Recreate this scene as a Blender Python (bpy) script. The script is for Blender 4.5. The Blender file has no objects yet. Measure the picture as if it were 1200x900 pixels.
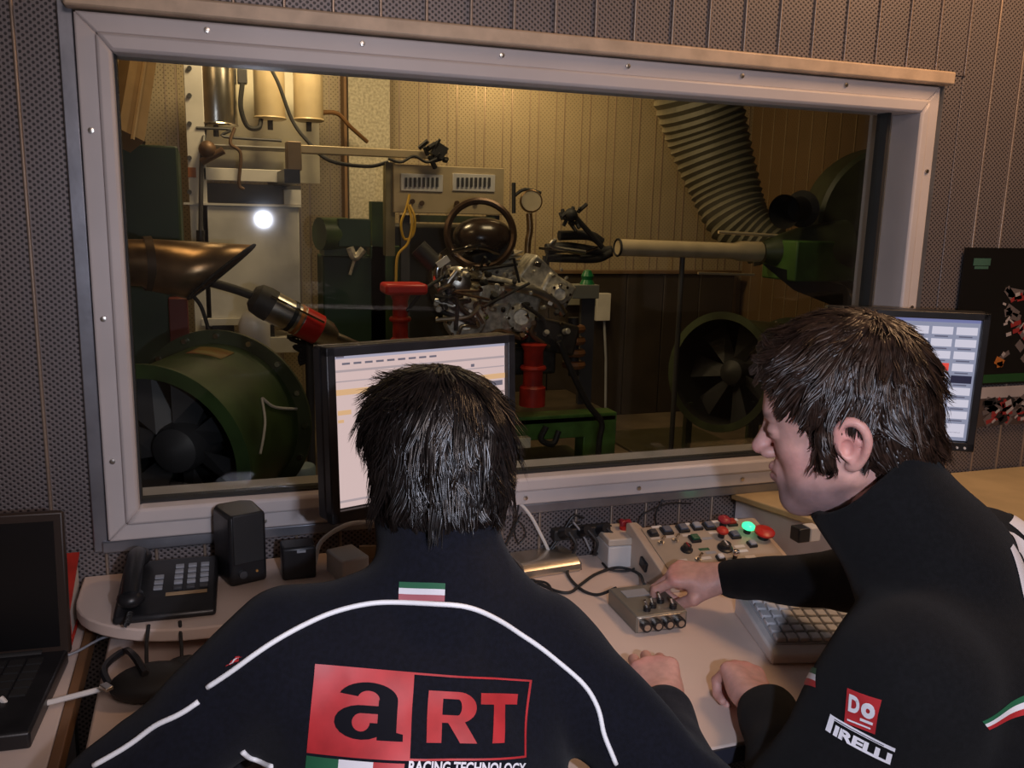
import bpy, bmesh, math, random
import numpy as np
from mathutils import Vector, Matrix
from mathutils.bvhtree import BVHTree
random.seed(7); RNG = np.random.default_rng(7)
C = bpy.context.collection
SC = bpy.context.scene

# ------------------------------------------------------------------ camera, world, lights
FPX = 1030.42
RM = Matrix(((0.94485493, -0.0398164, 0.3250597), (-0.32659122, -0.18801455, 0.9262768), (0.02423495, -0.98135884, -0.19065016)))
CAM = Vector((0, -1.72, 1.5))
cd = bpy.data.cameras.new('camera'); cam = bpy.data.objects.new('camera', cd); C.objects.link(cam)
cd.sensor_width = 36; cd.lens = FPX / 1200 * 36; cd.clip_start = 0.02
rot = Matrix((RM @ Vector((1, 0, 0)), RM @ Vector((0, -1, 0)), RM @ Vector((0, 0, -1)))).transposed()
cam.matrix_world = Matrix.Translation(CAM) @ rot.to_4x4()
SC.camera = cam
SC.view_settings.view_transform = 'Standard'; SC.view_settings.look = 'None'
SC.view_settings.gamma = 1; SC.view_settings.use_curve_mapping = False; SC.view_settings.exposure = 0.0
w = bpy.data.worlds.new('dim_world'); SC.world = w; w.use_nodes = True
w.node_tree.nodes['Background'].inputs[0].default_value = (.5, .45, .4, 1)
w.node_tree.nodes['Background'].inputs[1].default_value = 0.02

def lamp(name, kind, loc, energy, color, size=.3, aim=None, sy=None, blend=.5, angle=60):
    l = bpy.data.lights.new(name, kind); l.energy = energy; l.color = color
    if kind == 'AREA':
        l.size = size
        if sy: l.shape = 'RECTANGLE'; l.size_y = sy
    else: l.shadow_soft_size = size
    if kind == 'SPOT': l.spot_size = math.radians(angle); l.spot_blend = blend
    o = bpy.data.objects.new(name, l); C.objects.link(o); o.location = loc
    if aim is not None:
        d = Vector(aim) - Vector(loc); o.rotation_euler = d.to_track_quat('-Z', 'Y').to_euler()
    return o
# the camera's own flash, just beside the lens
FL = lamp('camera_flash', 'SPOT', (0.215, -1.73, 1.455), 34, (.76, .81, 1.0), .016, aim=(.75, 0, 1.0), angle=110, blend=1)
# control room ceiling lamp over the desk (warm), unseen fill lamp added behind to brighten desk and door
lamp('ceiling_lamp_warm', 'AREA', (1.8, -.6, 2.52), 13, (1, .58, .30), .5, aim=(1.7, -.1, 1.2))
lamp('fill_lamp_behind', 'AREA', (.5, -2.75, 2.5), 30, (1, .80, .74), .9, aim=(-.1, -1.4, 0))
# test cell lamps
lamp('cell_lamp_wall', 'AREA', (2.2, 3.3, 2.62), 13, (1, .66, .30), .5, aim=(2.3, 4.3, 1.7), sy=.3)
lamp('cell_lamp_tanks', 'AREA', (.5, 2.9, 2.75), 20, (1, .72, .38), .5, aim=(.55, 3.5, 1.9), sy=.3)
lamp('cell_lamp_centre', 'AREA', (1.6, 2.0, 2.7), 9, (1, .74, .42), .6, aim=(1.6, 2.5, 0), sy=.4)
lamp('cell_lamp_left', 'AREA', (-.05, 1.6, 2.65), 3, (1, .66, .32), .4, aim=(.2, 2.0, .8))

def at(px, py, Y=None, Z=None, X=None):
    r = RM @ Vector((px - 600, py - 450, FPX))
    if Y is not None: t = (Y - CAM.y) / r.y
    elif Z is not None: t = (Z - CAM.z) / r.z
    else: t = (X - CAM.x) / r.x
    return CAM + r * t

# ------------------------------------------------------------------ materials
MATS = {}
def nd(nt, t, **k):
    n = nt.nodes.new(t)
    for a, b in k.items(): setattr(n, a, b)
    return n
def mat(name, col, rough=.5, metal=0, var=.12, scale=8, bump=0, bscale=60, col2=None, thr=None, emit=None, estr=1, coat=0, sheen=0, spec=.5, stretch=None, attr=None, sss=0, alpha=None):
    if name in MATS: return MATS[name]
    m = bpy.data.materials.new(name); m.use_nodes = True; nt = m.node_tree; b = nt.nodes['Principled BSDF']
    b.inputs['Roughness'].default_value = rough; b.inputs['Metallic'].default_value = metal
    b.inputs['Specular IOR Level'].default_value = spec
    if coat: b.inputs['Coat Weight'].default_value = coat
    if sheen: b.inputs['Sheen Weight'].default_value = sheen; b.inputs['Sheen Roughness'].default_value = .6
    if sss: b.inputs['Subsurface Weight'].default_value = sss; b.inputs['Subsurface Radius'].default_value = (.012, .004, .002); b.inputs['Subsurface Scale'].default_value = 1
    tc = nd(nt, 'ShaderNodeTexCoord'); mp = nd(nt, 'ShaderNodeMapping'); nt.links.new(tc.outputs['Object'], mp.inputs[0])
    if stretch: mp.inputs['Scale'].default_value = stretch
    n = nd(nt, 'ShaderNodeTexNoise'); n.inputs['Scale'].default_value = scale; n.inputs['Detail'].default_value = 5
    nt.links.new(mp.outputs[0], n.inputs['Vector'])
    cr = nd(nt, 'ShaderNodeValToRGB'); nt.links.new(n.outputs['Fac'], cr.inputs[0])
    lo = tuple(c * (1 - var) for c in col); hi = tuple(min(1, c * (1 + var)) for c in col)
    if col2 is not None:
        lo, hi = col, col2
    a, c_ = thr or (.35, .65)
    cr.color_ramp.elements[0].position = a; cr.color_ramp.elements[1].position = c_
    cr.color_ramp.elements[0].color = (*lo, 1); cr.color_ramp.elements[1].color = (*hi, 1)
    out = cr.outputs[0]
    if attr:
        va = nd(nt, 'ShaderNodeAttribute', attribute_name=attr)
        mx = nd(nt, 'ShaderNodeMix', data_type='RGBA', blend_type='MULTIPLY'); mx.inputs['Factor'].default_value = 1
        nt.links.new(out, mx.inputs['A']); nt.links.new(va.outputs['Color'], mx.inputs['B']); out = mx.outputs['Result']
    nt.links.new(out, b.inputs['Base Color'])
    if emit is not None:
        b.inputs['Emission Color'].default_value = (*emit, 1); b.inputs['Emission Strength'].default_value = estr
    if bump:
        n2 = nd(nt, 'ShaderNodeTexNoise'); n2.inputs['Scale'].default_value = bscale; n2.inputs['Detail'].default_value = 4
        nt.links.new(mp.outputs[0], n2.inputs['Vector'])
        bp = nd(nt, 'ShaderNodeBump'); bp.inputs['Strength'].default_value = bump; bp.inputs['Distance'].default_value = .002
        nt.links.new(n2.outputs['Fac'], bp.inputs['Height']); nt.links.new(bp.outputs[0], b.inputs['Normal'])
    MATS[name] = m; return m

def perf_mat(name, col, hole, rough, metal, px, pz, r, ax='XZ'):
    """perforated sheet: staggered round holes from the world position"""
    m = bpy.data.materials.new(name); m.use_nodes = True; nt = m.node_tree; b = nt.nodes['Principled BSDF']; L = nt.links.new
    b.inputs['Roughness'].default_value = rough; b.inputs['Metallic'].default_value = metal
    g = nd(nt, 'ShaderNodeNewGeometry'); sp = nd(nt, 'ShaderNodeSeparateXYZ'); L(g.outputs['Position'], sp.inputs[0])
    cb = nd(nt, 'ShaderNodeCombineXYZ'); L(sp.outputs['X' if ax[0] == 'X' else 'Y'], cb.inputs[0]); L(sp.outputs['Z'], cb.inputs[1])
    ds = []
    for off in ((0, 0, 0), (.5, .5, 0)):
        sc = nd(nt, 'ShaderNodeVectorMath', operation='MULTIPLY_ADD'); L(cb.outputs[0], sc.inputs[0])
        sc.inputs[1].default_value = (1 / px, 1 / pz, 0); sc.inputs[2].default_value = (off[0] + 100, off[1] + 100, 0)
        fr = nd(nt, 'ShaderNodeVectorMath', operation='FRACTION'); L(sc.outputs[0], fr.inputs[0])
        sb = nd(nt, 'ShaderNodeVectorMath', operation='MULTIPLY_ADD'); L(fr.outputs[0], sb.inputs[0]); sb.inputs[1].default_value = (px, pz, 0); sb.inputs[2].default_value = (-.5 * px, -.5 * pz, 0)
        ln = nd(nt, 'ShaderNodeVectorMath', operation='LENGTH'); L(sb.outputs[0], ln.inputs[0]); ds.append(ln)
    mn = nd(nt, 'ShaderNodeMath', operation='MINIMUM'); L(ds[0].outputs['Value'], mn.inputs[0]); L(ds[1].outputs['Value'], mn.inputs[1])
    mr = nd(nt, 'ShaderNodeMapRange'); L(mn.outputs[0], mr.inputs[0]); mr.inputs[1].default_value = r * .75; mr.inputs[2].default_value = r * 1.15
    no = nd(nt, 'ShaderNodeTexNoise'); no.inputs['Scale'].default_value = 3; no.inputs['Detail'].default_value = 6; L(g.outputs['Position'], no.inputs['Vector'])
    mc = nd(nt, 'ShaderNodeMix', data_type='RGBA'); L(no.outputs['Fac'], mc.inputs['Factor'])
    mc.inputs['A'].default_value = (*[c * .8 for c in col], 1); mc.inputs['B'].default_value = (*[c * 1.2 for c in col], 1)
    mx = nd(nt, 'ShaderNodeMix', data_type='RGBA'); L(mr.outputs[0], mx.inputs['Factor'])
    mx.inputs['A'].default_value = (*hole, 1); L(mc.outputs['Result'], mx.inputs['B']); L(mx.outputs['Result'], b.inputs['Base Color'])
    mm = nd(nt, 'ShaderNodeMath', operation='MULTIPLY'); L(mr.outputs[0], mm.inputs[0]); mm.inputs[1].default_value = metal; L(mm.outputs[0], b.inputs['Metallic'])
    bp = nd(nt, 'ShaderNodeBump'); bp.inputs['Strength'].default_value = .5; bp.inputs['Distance'].default_value = .001; L(mr.outputs[0], bp.inputs['Height']); L(bp.outputs[0], b.inputs['Normal'])
    MATS[name] = m; return m

M_perf = perf_mat('perforated_zinc', (.20, .175, .175), (.025, .02, .022), .45, .35, .0125, .0105, .0026)
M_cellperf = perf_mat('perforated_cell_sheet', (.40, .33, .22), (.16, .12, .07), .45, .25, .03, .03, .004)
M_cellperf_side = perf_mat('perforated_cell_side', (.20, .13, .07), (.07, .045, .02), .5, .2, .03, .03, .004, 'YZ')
M_seam = mat('seam_strip', (.36, .28, .22), .35, .5)
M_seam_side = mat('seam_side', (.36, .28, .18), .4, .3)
M_zinc = mat('zinc_angle', (.33, .34, .38), .32, .75, scale=14, bump=.1)
M_frame = mat('cream_paint_frame', (.56, .51, .50), .42, 0, .06, 5, bump=.05)
M_ledge = mat('ledge_trim', (.55, .42, .30), .5, .1, .15, 20)
M_rubber = mat('black_rubber', (.012, .012, .012), .7)
M_black = mat('black_plastic', (.014, .014, .016), .38, 0, .2, 30, bump=.05, bscale=400)
M_blackm = mat('matte_black_plastic', (.018, .018, .019), .6)
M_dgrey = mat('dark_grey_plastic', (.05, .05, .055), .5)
M_grey = mat('grey_plastic', (.32, .33, .36), .5)
M_white = mat('white_plastic', (.72, .70, .68), .4, 0, .05)
M_desk = mat('tan_laminate', (.72, .575, .50), .5, 0, .05, 3, bump=.03, bscale=200)
M_deskedge = mat('brown_edge', (.20, .10, .045), .5); M_edge2 = mat('dark_desk_edge', (.03, .03, .045), .5)
M_deskleg = mat('desk_leg_paint', (.10, .10, .11), .5)
M_floor = mat('grey_vinyl_floor', (.16, .15, .14), .6, 0, .15, 6)
M_cfloor = mat('cell_floor', (.13, .10, .07), .55, 0, .3, 3, bump=.1)
M_wallb = mat('plain_back_wall', (.30, .27, .24), .8, 0, .1, 2)
M_ceil = mat('ceiling_paint', (.35, .32, .28), .8)
M_chrome = mat('chrome', (.75, .72, .68), .12, 1, .05)
M_steel = mat('brushed_steel', (.62, .58, .52), .3, 1, .1, 30, stretch=(1, 1, 12))
M_alu = mat('cast_aluminium', (.60, .56, .48), .42, .55, .35, 40, bump=.3, bscale=90)
M_silver = mat('satin_silver', (.62, .56, .47), .28, .9, .05)
M_red = mat('red_plastic', (.55, .02, .015), .35)
M_redp = mat('red_paint', (.42, .025, .015), .45, 0, .3, 12)
M_green = mat('machine_green', (.040, .075, .022), .45, 0, .35, 7, bump=.1)
M_greenl = mat('light_machine_green', (.07, .17, .035), .45, 0, .3, 9)
M_greeng = mat('green_grey_paint', (.055, .070, .035), .45, 0, .3, 8)
M_beige = mat('beige_metal_paint', (.55, .44, .27), .4, .1, .08)
M_copper = mat('heat_stained_steel', (.30, .19, .10), .32, .85, .5, 7, bump=.2, bscale=40)
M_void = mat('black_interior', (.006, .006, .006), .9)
M_yellow = mat('yellow_wire', (.55, .33, .03), .5)
M_orange = mat('orange_paint', (.45, .15, .03), .5)
M_cwhite = mat('off_white_enamel', (.60, .58, .55), .4, .0, .12, 6)
M_brown = mat('dark_brown_panel', (.030, .022, .016), .6, 0, .25, 4)
M_skin = mat('skin', (.62, .345, .29), .5, 0, .10, 60, bump=.12, bscale=350, attr='tint', sss=.12)
M_cloth = mat('navy_fleece', (.0045, .0050, .0105), .9, 0, .25, 180, bump=.35, bscale=900, sheen=.05, spec=.2)
M_cloth2 = mat('black_fleece', (.0036, .0036, .0045), .92, 0, .25, 180, bump=.35, bscale=900, sheen=.03, spec=.2)
M_jeans = mat('dark_trousers', (.012, .014, .022), .85, 0, .25, 120)
M_hairA = mat('near_black_hair', (.010, .007, .006), .34, 0, .5, 90, spec=.6)
M_hairB = mat('dark_brown_hair', (.022, .011, .007), .38, 0, .5, 90, spec=.5)
M_printr = mat('red_print', (.50, .03, .035), .5, 0, .15, 25)
M_printw = mat('white_print', (.82, .80, .84), .5, 0, .04)
M_printg = mat('green_print', (.02, .13, .06), .55)
M_printk = mat('black_print', (.006, .006, .010), .8, spec=.15)
M_bead = mat('reflective_tape', (.98, .98, 1.0), .5, .0, .01)  # near-white colour stands in for the tape's flash return
M_eye = mat('eye_white', (.7, .68, .66), .15); M_iris = mat('brown_iris', (.05, .025, .015), .1)
M_card = mat('brown_card', (.36, .24, .13), .8)
M_paper = mat('paper_edge', (.66, .60, .54), .8)
M_gold = mat('gold_thread', (.50, .24, .06), .5, .2)

def glass_mat():
    m = bpy.data.materials.new('window_glass'); m.use_nodes = True; nt = m.node_tree
    for n in list(nt.nodes): nt.nodes.remove(n)
    o = nd(nt, 'ShaderNodeOutputMaterial'); mx = nd(nt, 'ShaderNodeMixShader'); t = nd(nt, 'ShaderNodeBsdfTransparent'); g = nd(nt, 'ShaderNodeBsdfGlossy')
    t.inputs[0].default_value = (.95, .965, .95, 1); g.inputs['Roughness'].default_value = .035
    fr = nd(nt, 'ShaderNodeFresnel'); fr.inputs[0].default_value = 1.5
    nt.links.new(fr.outputs[0], mx.inputs[0]); nt.links.new(t.outputs[0], mx.inputs[1]); nt.links.new(g.outputs[0], mx.inputs[2]); nt.links.new(mx.outputs[0], o.inputs[0])
    return m
M_glass = glass_mat()
def screen_mat(name, col, s):
    return mat(name, (.02, .02, .02), .25, emit=col, estr=s)

# ------------------------------------------------------------------ geometry
def V(*a): return np.array(a, float)
def frame(axis, up=(0, 0, 1)):
    z = np.array(axis, float); z /= np.linalg.norm(z); u = np.array(up, float)
    if abs(z @ u) > .98: u = V(1, 0, 0)
    x = np.cross(u, z); x /= np.linalg.norm(x); y = np.cross(z, x); return x, y, z
def rz(a): c, s = math.cos(a), math.sin(a); return np.array(((c, -s, 0), (s, c, 0), (0, 0, 1.)))
def rx(a): c, s = math.cos(a), math.sin(a); return np.array(((1., 0, 0), (0, c, -s), (0, s, c)))
def ry(a): c, s = math.cos(a), math.sin(a); return np.array(((c, 0, s), (0, 1., 0), (-s, 0, c)))
def smooth_path(pts, n=6):
    P = [np.array(p, float) for p in pts]
    if len(P) < 3: return P
    Q = [2 * P[0] - P[1]] + P + [2 * P[-1] - P[-2]]; out = []
    for i in range(1, len(Q) - 2):
        a, b, c, d = Q[i - 1:i + 3]
        for k in range(n):
            t = k / n
            out.append(.5 * (2 * b + (c - a) * t + (2 * a - 5 * b + 4 * c - d) * t * t + (3 * b - a - 3 * c + d) * t ** 3))
    out.append(P[-1]); return out

class G:
    def __init__(s): s.v = []; s.f = []
    def add(s, vs, fs):
        o = len(s.v); s.v += [tuple(map(float, q)) for q in vs]; s.f += [tuple(i + o for i in f) for f in fs]; return s
    def box(s, c, d, R=None):
        c = np.array(c, float); h = np.array(d, float) / 2
        vs = [np.array((x, y, z)) * h for x in (-1, 1) for y in (-1, 1) for z in (-1, 1)]
        if R is not None: vs = [R @ q for q in vs]
        return s.add([q + c for q in vs], [(0, 1, 3, 2), (4, 6, 7, 5), (0, 4, 5, 1), (2, 3, 7, 6), (0, 2, 6, 4), (1, 5, 7, 3)])
    def bb(s, a, b):
        a = np.array(a, float); b = np.array(b, float); return s.box((a + b) / 2, abs(b - a))
    def ring_strip(s, rings, closed=True, cap0=True, cap1=True):
        n = len(rings[0]); vs = [q for r in rings for q in r]; fs = []
        for i in range(len(rings) - 1):
            for k in range(n if closed else n - 1):
                a = i * n + k; b = i * n + (k + 1) % n; fs.append((a, b, b + n, a + n))
        if cap0: fs.append(tuple(range(n - 1, -1, -1)))
        if cap1: fs.append(tuple(range((len(rings) - 1) * n, len(rings) * n)))
        return s.add(vs, fs)
    def circ(s, c, x, y, r, n): return [c + x * (r * math.cos(2 * math.pi * k / n)) + y * (r * math.sin(2 * math.pi * k / n)) for k in range(n)]
    def cyl(s, a, b, r0, r1=None, n=20, caps=True):
        a = np.array(a, float); b = np.array(b, float); x, y, z = frame(b - a); r1 = r0 if r1 is None else r1
        return s.ring_strip([s.circ(a, x, y, r0, n), s.circ(b, x, y, r1, n)], cap0=caps, cap1=caps)
    def lathe(s, o, axis, prof, n=24, cap0=True, cap1=True):
        o = np.array(o, float); x, y, z = frame(axis)
        return s.ring_strip([s.circ(o + z * h, x, y, max(r, 1e-5), n) for r, h in prof], cap0=cap0, cap1=cap1)
    def tube(s, pts, r, n=8, sm=5, r1=None):
        P = smooth_path(pts, sm) if sm else [np.array(p, float) for p in pts]
        rings = []; x = None
        for i, p in enumerate(P):
            t = P[min(i + 1, len(P) - 1)] - P[max(i - 1, 0)]; t = t / (np.linalg.norm(t) + 1e-9)
            if x is None: x, y, _ = frame(t)
            else:
                x = x - t * (x @ t); x /= np.linalg.norm(x); y = np.cross(t, x)
            rr = r if r1 is None else r + (r1 - r) * i / (len(P) - 1)
            rings.append(s.circ(p, x, y, rr, n))
        return s.ring_strip(rings)
    def ball(s, c, r, n=12, m=8, R=None):
        r = np.array(r if hasattr(r, '__len__') else (r, r, r), float); c = np.array(c, float); rings = []
        for i in range(1, m):
            a = math.pi * i / m
            rr = [np.array((math.sin(a) * math.cos(2 * math.pi * k / n), math.sin(a) * math.sin(2 * math.pi * k / n), -math.cos(a))) * r for k in range(n)]
            rings.append([(R @ q if R is not None else q) + c for q in rr])
        o = len(s.v); s.ring_strip(rings, cap0=False, cap1=False)
        b = np.array((0, 0, -r[2])); t = np.array((0, 0, r[2]))
        if R is not None: b = R @ b; t = R @ t
        s.v += [tuple(b + c), tuple(t + c)]; L = len(s.v)
        for k in range(n):
            s.f.append((L - 2, o + (k + 1) % n, o + k)); q = o + (m - 2) * n
            s.f.append((L - 1, q + k, q + (k + 1) % n))
        return s
    def torus(s, c, axis, R, r, n=32, m=8, a0=0, a1=2 * math.pi):
        x, y, z = frame(axis); c = np.array(c, float); full = abs(a1 - a0 - 2 * math.pi) < 1e-6
        pts = [c + x * (R * math.cos(a0 + (a1 - a0) * k / n)) + y * (R * math.sin(a0 + (a1 - a0) * k / n)) for k in range(n + (0 if full else 1))]
        rings = []
        for k in range(len(pts)):
            a = a0 + (a1 - a0) * k / n; e = x * math.cos(a) + y * math.sin(a)
            rings.append([pts[k] + e * (r * math.cos(2 * math.pi * j / m)) + z * (r * math.sin(2 * math.pi * j / m)) for j in range(m)])
        if full: rings.append(rings[0])
        return s.ring_strip(rings, cap0=not full, cap1=not full)
    def prism(s, poly, o, x, y, z, d):
        o = np.array(o, float); x, y, z = (np.array(q, float) for q in (x, y, z)); n = len(poly)
        lo = [o + x * p[0] + y * p[1] for p in poly]; hi = [q + z * d for q in lo]
        return s.ring_strip([lo, hi])

def link(name, g, m, parent=None, M=None, bev=0, smooth=True, seg=2, ang=38):
    me = bpy.data.meshes.new(name)
    vs = g.v
    if M is not None:
        A = np.array(M.inverted()); q = np.array(vs) @ A[:3, :3].T + A[:3, 3]; vs = q.tolist()
    me.from_pydata(vs, [], g.f); me.update()
    bm = bmesh.new(); bm.from_mesh(me); bmesh.ops.recalc_face_normals(bm, faces=bm.faces[:]); bm.to_mesh(me); bm.free()
    if smooth:
        me.shade_smooth(); me.set_sharp_from_angle(angle=math.radians(ang))
    me.materials.append(m)
    o = bpy.data.objects.new(name, me); C.objects.link(o)
    if parent is not None: o.parent = parent
    if bev:
        b = o.modifiers.new('bevel', 'BEVEL'); b.width = bev; b.segments = seg; b.limit_method = 'ANGLE'; b.angle_limit = math.radians(40); b.harden_normals = False
    return o

class T:
    """one thing: an Empty at its base with its parts"""
    def __init__(s, name, label, cat, loc=(0, 0, 0), rot=0, group=None, kind=None, R=None):
        o = bpy.data.objects.new(name, None); C.objects.link(o); o.empty_display_size = .05
        s.M = Matrix.Translation(Vector(loc)) @ (Matrix.Rotation(rot, 4, 'Z') if R is None else Matrix([list(r) for r in R]).to_4x4())
        o.matrix_world = s.M; s.o = o
        if kind: o['kind'] = kind
        else: o['label'] = label; o['category'] = cat
        if group: o['group'] = group
    def p(s, name, g, m, parent=None, world=False, bev=0, label=None, **k):
        o = link(name, g, m, parent or s.o, s.M if world else None, bev, **k)
        if label: o['label'] = label
        return o
def single(name, g, m, label, cat, loc, bev=0, group=None, **k):
    o = link(name, g, m, None, Matrix.Translation(Vector(loc)), bev, **k); o.location = loc
    o['label'] = label; o['category'] = cat
    if group: o['group'] = group
    return o
def struct(name, g, m, bev=0, **k):
    o = link(name, g, m, None, None, bev, **k); o['kind'] = 'structure'; return o
def copyp(o, parent, dx):
    c = o.copy(); C.objects.link(c); c.parent = parent; c.location = Vector(o.location) + Vector(dx); return c

# ================================================================== THE SETTING: control room
struct('floor', G().bb((-2.2, -3.6, -.06), (3.6, -.0, 0)), M_floor)
struct('ceiling', G().bb((-2.2, -3.6, 2.6), (3.6, -.0, 2.66)), M_ceil)
struct('wall_left', G().bb((-2.26, -3.6, 0), (-2.2, 0, 2.6)), M_wallb)
struct('wall_right', G().bb((3.6, -3.6, 0), (3.66, 0, 2.6)), M_wallb)
struct('wall_back', G().bb((-2.2, -3.66, 0), (3.6, -3.6, 2.6)), M_wallb)
# partition with the window hole
WX0, WX1, WZ0, WZ1 = -.134, 1.511, .947, 1.769
OX0, OX1, OZ0, OZ1 = -.19, 1.63, .884, 1.815
wf = T('wall_front', '', '', (0, 0, 0), kind='structure')
wf.p('wall_core', G().bb((-2.2, .008, 0), (OX0 + .02, .14, 2.6)).bb((OX1 - .02, .008, 0), (3.66, .14, 2.6)).bb((OX0 + .02, .008, 0), (OX1 - .02, .14, OZ0 + .02)).bb((OX0 + .02, .008, OZ1 - .02), (OX1 - .02, .14, 2.6)), M_brown)
PW = .0868
def panel_mesh(h):
    return G().box((0, 0, h / 2), (PW - .0012, .010, h))
protos = {}
for k in range(-14, 30):
    x = .760 + k * PW - PW / 2
    x0, x1 = x - PW / 2, x + PW / 2
    spans = [(0, 2.6)]
    if x1 > OX0 - .012 and x0 < OX1 + .012:
        spans = [(0, OZ0 - .018), (OZ1 + .028, 2.6)]
        if x0 < OX0 - .012 or x1 > OX1 + .012: spans = [(0, OZ0 - .018), (OZ1 + .028, 2.6)]
    for (z0, z1) in spans:
        key = round(z1 - z0, 3)
        if key not in protos:
            o = wf.p('panel', panel_mesh(z1 - z0), M_perf, bev=.0012, seg=1); protos[key] = o
            s_ = wf.p('seam_strip', G().box((PW / 2, -.004, (z1 - z0) / 2), (.0055, .012, z1 - z0)), M_seam, bev=.002); protos[key, 's'] = s_
            o.location = (x, 0, z0); s_.location = (x, 0, z0)
        else:
            for kk in (key, (key, 's')):
                c = protos[kk].copy(); C.objects.link(c); c.parent = wf.o; c.location = (x, 0, z0)
# side fill strips beside the frame between the panels and the zinc angle
wf.p('filler_sheet', G().bb((-.2808, -.003, 0), (OX0, .008, 2.6)), M_perf)
wf.p('filler_sheet', G().bb((OX1, -.003, 0), (1.7145, .008, 2.6)), M_perf)
# window
win = T('window_1', '', '', (WX0, 0, WZ0), kind='structure')
def framebox(x0, x1, z0, z1, w0, w1, y0, y1):
    """mitred frame between outer rectangle and inner rectangle"""
    g = G(); a = [(x0, z0), (x1, z0), (x1, z1), (x0, z1)]; b = [(x0 + w0, z0 + w1), (x1 - w0, z0 + w1), (x1 - w0, z1 - w1), (x0 + w0, z1 - w1)]
    rs = []
    for i in range(4):
        p, q = a[i], b[i]
        rs.append([V(p[0], y0, p[1]), V(q[0], y0, q[1]), V(q[0], y1, q[1]), V(p[0], y1, p[1])])
    for i in range(4):
        g.ring_strip([rs[i], rs[(i + 1) % 4]])
    return g
win.p('outer_frame', framebox(OX0 + .002, OX1 - .002, OZ0 + .002, OZ1 - .004, .034, .034, -.030, .05), M_frame, world=True, bev=.004)
win.p('inner_bead', framebox(OX0 + .034, OX1 - .034, OZ0 + .034, OZ1 - .036, .024, .030, -.040, .06), M_frame, world=True, bev=.006)
win.p('gasket', framebox(WX0 - .004, WX1 + .004, WZ0 - .004, WZ1 + .004, .009, .009, -.006, .03), M_rubber, world=True)
pane = win.p('pane', G().bb((WX0 - .002, .004, WZ0 - .002), (WX1 + .002, .012, WZ1 + .002)), M_glass, world=True)
for (x, z) in [(-.172, 1.62), (-.172, 1.30), (-.172, 1.04), (1.612, 1.62), (1.612, 1.30), (1.612, 1.05)] + [(.02 + .268 * k, 1.797) for k in range(6)] + [(.09 + .27 * k, .902) for k in range(6)]:
    win.p('screw', G().lathe((x, -.031, z), (0, -1, 0), [(.0052, 0), (.0048, .0022), (.0018, .0028)], 10), M_steel, world=True)
win.p('zinc_angle', G().bb((-.214, -.018, .864), (-.19, .006, 1.83)).bb((1.632, -.020, .88), (1.650, .006, 1.84)), M_zinc, world=True, bev=.002)
win.p('zinc_sill', G().bb((-.2, -.024, .862), (1.64, .006, .885)), M_zinc, world=True, bev=.003)
win.p('ledge_trim', G().bb((-.2, -.05, 1.814), (1.648, .01, 1.843)), M_ledge, world=True, bev=.004)
# back of the partition as seen in the cell is hidden; window reveal
win.p('reveal', framebox(OX0 + .01, OX1 - .01, OZ0 + .01, OZ1 - .01, .04, .04, .05, .142), M_frame, world=True)

# door and white cabinet on the back wall of the control room (they show in the glass as reflections)
def mir(px, py, Yv): p = at(px, py, Y=Yv); return V(p.x, -p.y, p.z)
a = mir(665, 205, 3.5); b = mir(735, 350, 3.5)
dr = T('door_1', '', '', (float((a[0] + b[0]) / 2), -3.58, 0), kind='structure')
dx0, dx1, dz1 = float(a[0]), float(b[0]), float(a[2])
dr.p('door_frame', G().bb((dx0 - .09, -3.6, 0), (dx0, -3.53, dz1 + .09)).bb((dx1, -3.6, 0), (dx1 + .09, -3.53, dz1 + .09)).bb((dx0, -3.6, dz1), (dx1, -3.53, dz1 + .09)), M_white, world=True, bev=.005)
dr.p('door_leaf', G().bb((dx0 + .004, -3.595, .01), (dx1 - .004, -3.56, dz1 - .004)), mat('door_brown', (.16, .10, .06), .5), world=True, bev=.003)
hd = dr.p('door_handle', G().cyl((dx1 - .07, -3.56, 1.02), (dx1 - .07, -3.50, 1.02), .011).tube([(dx1 - .07, -3.505, 1.02), (dx1 - .19, -3.505, 1.02)], .009, sm=0), M_steel, world=True)
a = mir(793, 222, 3.2); b = mir(905, 222, 3.2)
cb = T('wall_cupboard', 'white cupboard with a dark glass front on the wall behind the men', 'cupboard', (float((a[0] + b[0]) / 2), -3.45, .9))
cx0, cx1 = float(a[0]), float(b[0])
cb.p('carcass', G().bb((cx0, -3.6, .9), (cx1, -3.25, float(a[2]))), M_white, world=True, bev=.004)
cb.p('glass_front', G().bb((cx0 + (cx1 - cx0) * .3, -3.25, 1.15), (cx1 - .12, -3.24, 1.48)), M_black, world=True)

# ================================================================== DESKS
dk = T('desk', 'long tan laminate desk under the big window with both men leaning on it', 'desk', (1.0, -.37, 0))
dk.p('worktop', G().prism([(-.185, -.0125), (2.6, -.0125), (2.6, -.74), (-.185, -.74)], (0, 0, .722), (1, 0, 0), (0, 1, 0), (0, 0, 1), .028), M_desk, world=True, bev=.004)
dk.p('edge_band', G().bb((-.187, -.744, .723), (2.6, -.7405, .748)), M_edge2, world=True)
for x in (-.15, 1.45, 2.55):
    dk.p('leg', G().bb((x - .025, -.70, 0), (x + .025, -.04, .722)), M_deskleg, world=True, bev=.003)
lt = T('side_table', 'narrow light side table with a brown edge at the far left under the laptop', 'table', (-.55, -.5, 0))
lt.p('worktop', G().bb((-1.0, -1.05, .722), (-.228, -.0125, .75)), M_desk, world=True, bev=.003)
lt.p('edge_band', G().bb((-.228, -1.05, .72), (-.213, -.02, .752)), M_orange if False else M_deskedge, world=True, bev=.002)
for x in (-.96, -.28):
    for y in (-1.0, -.06): lt.p('leg', G().bb((x - .02, y - .02, 0), (x + .02, y + .02, .722)), M_deskleg, world=True)
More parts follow.
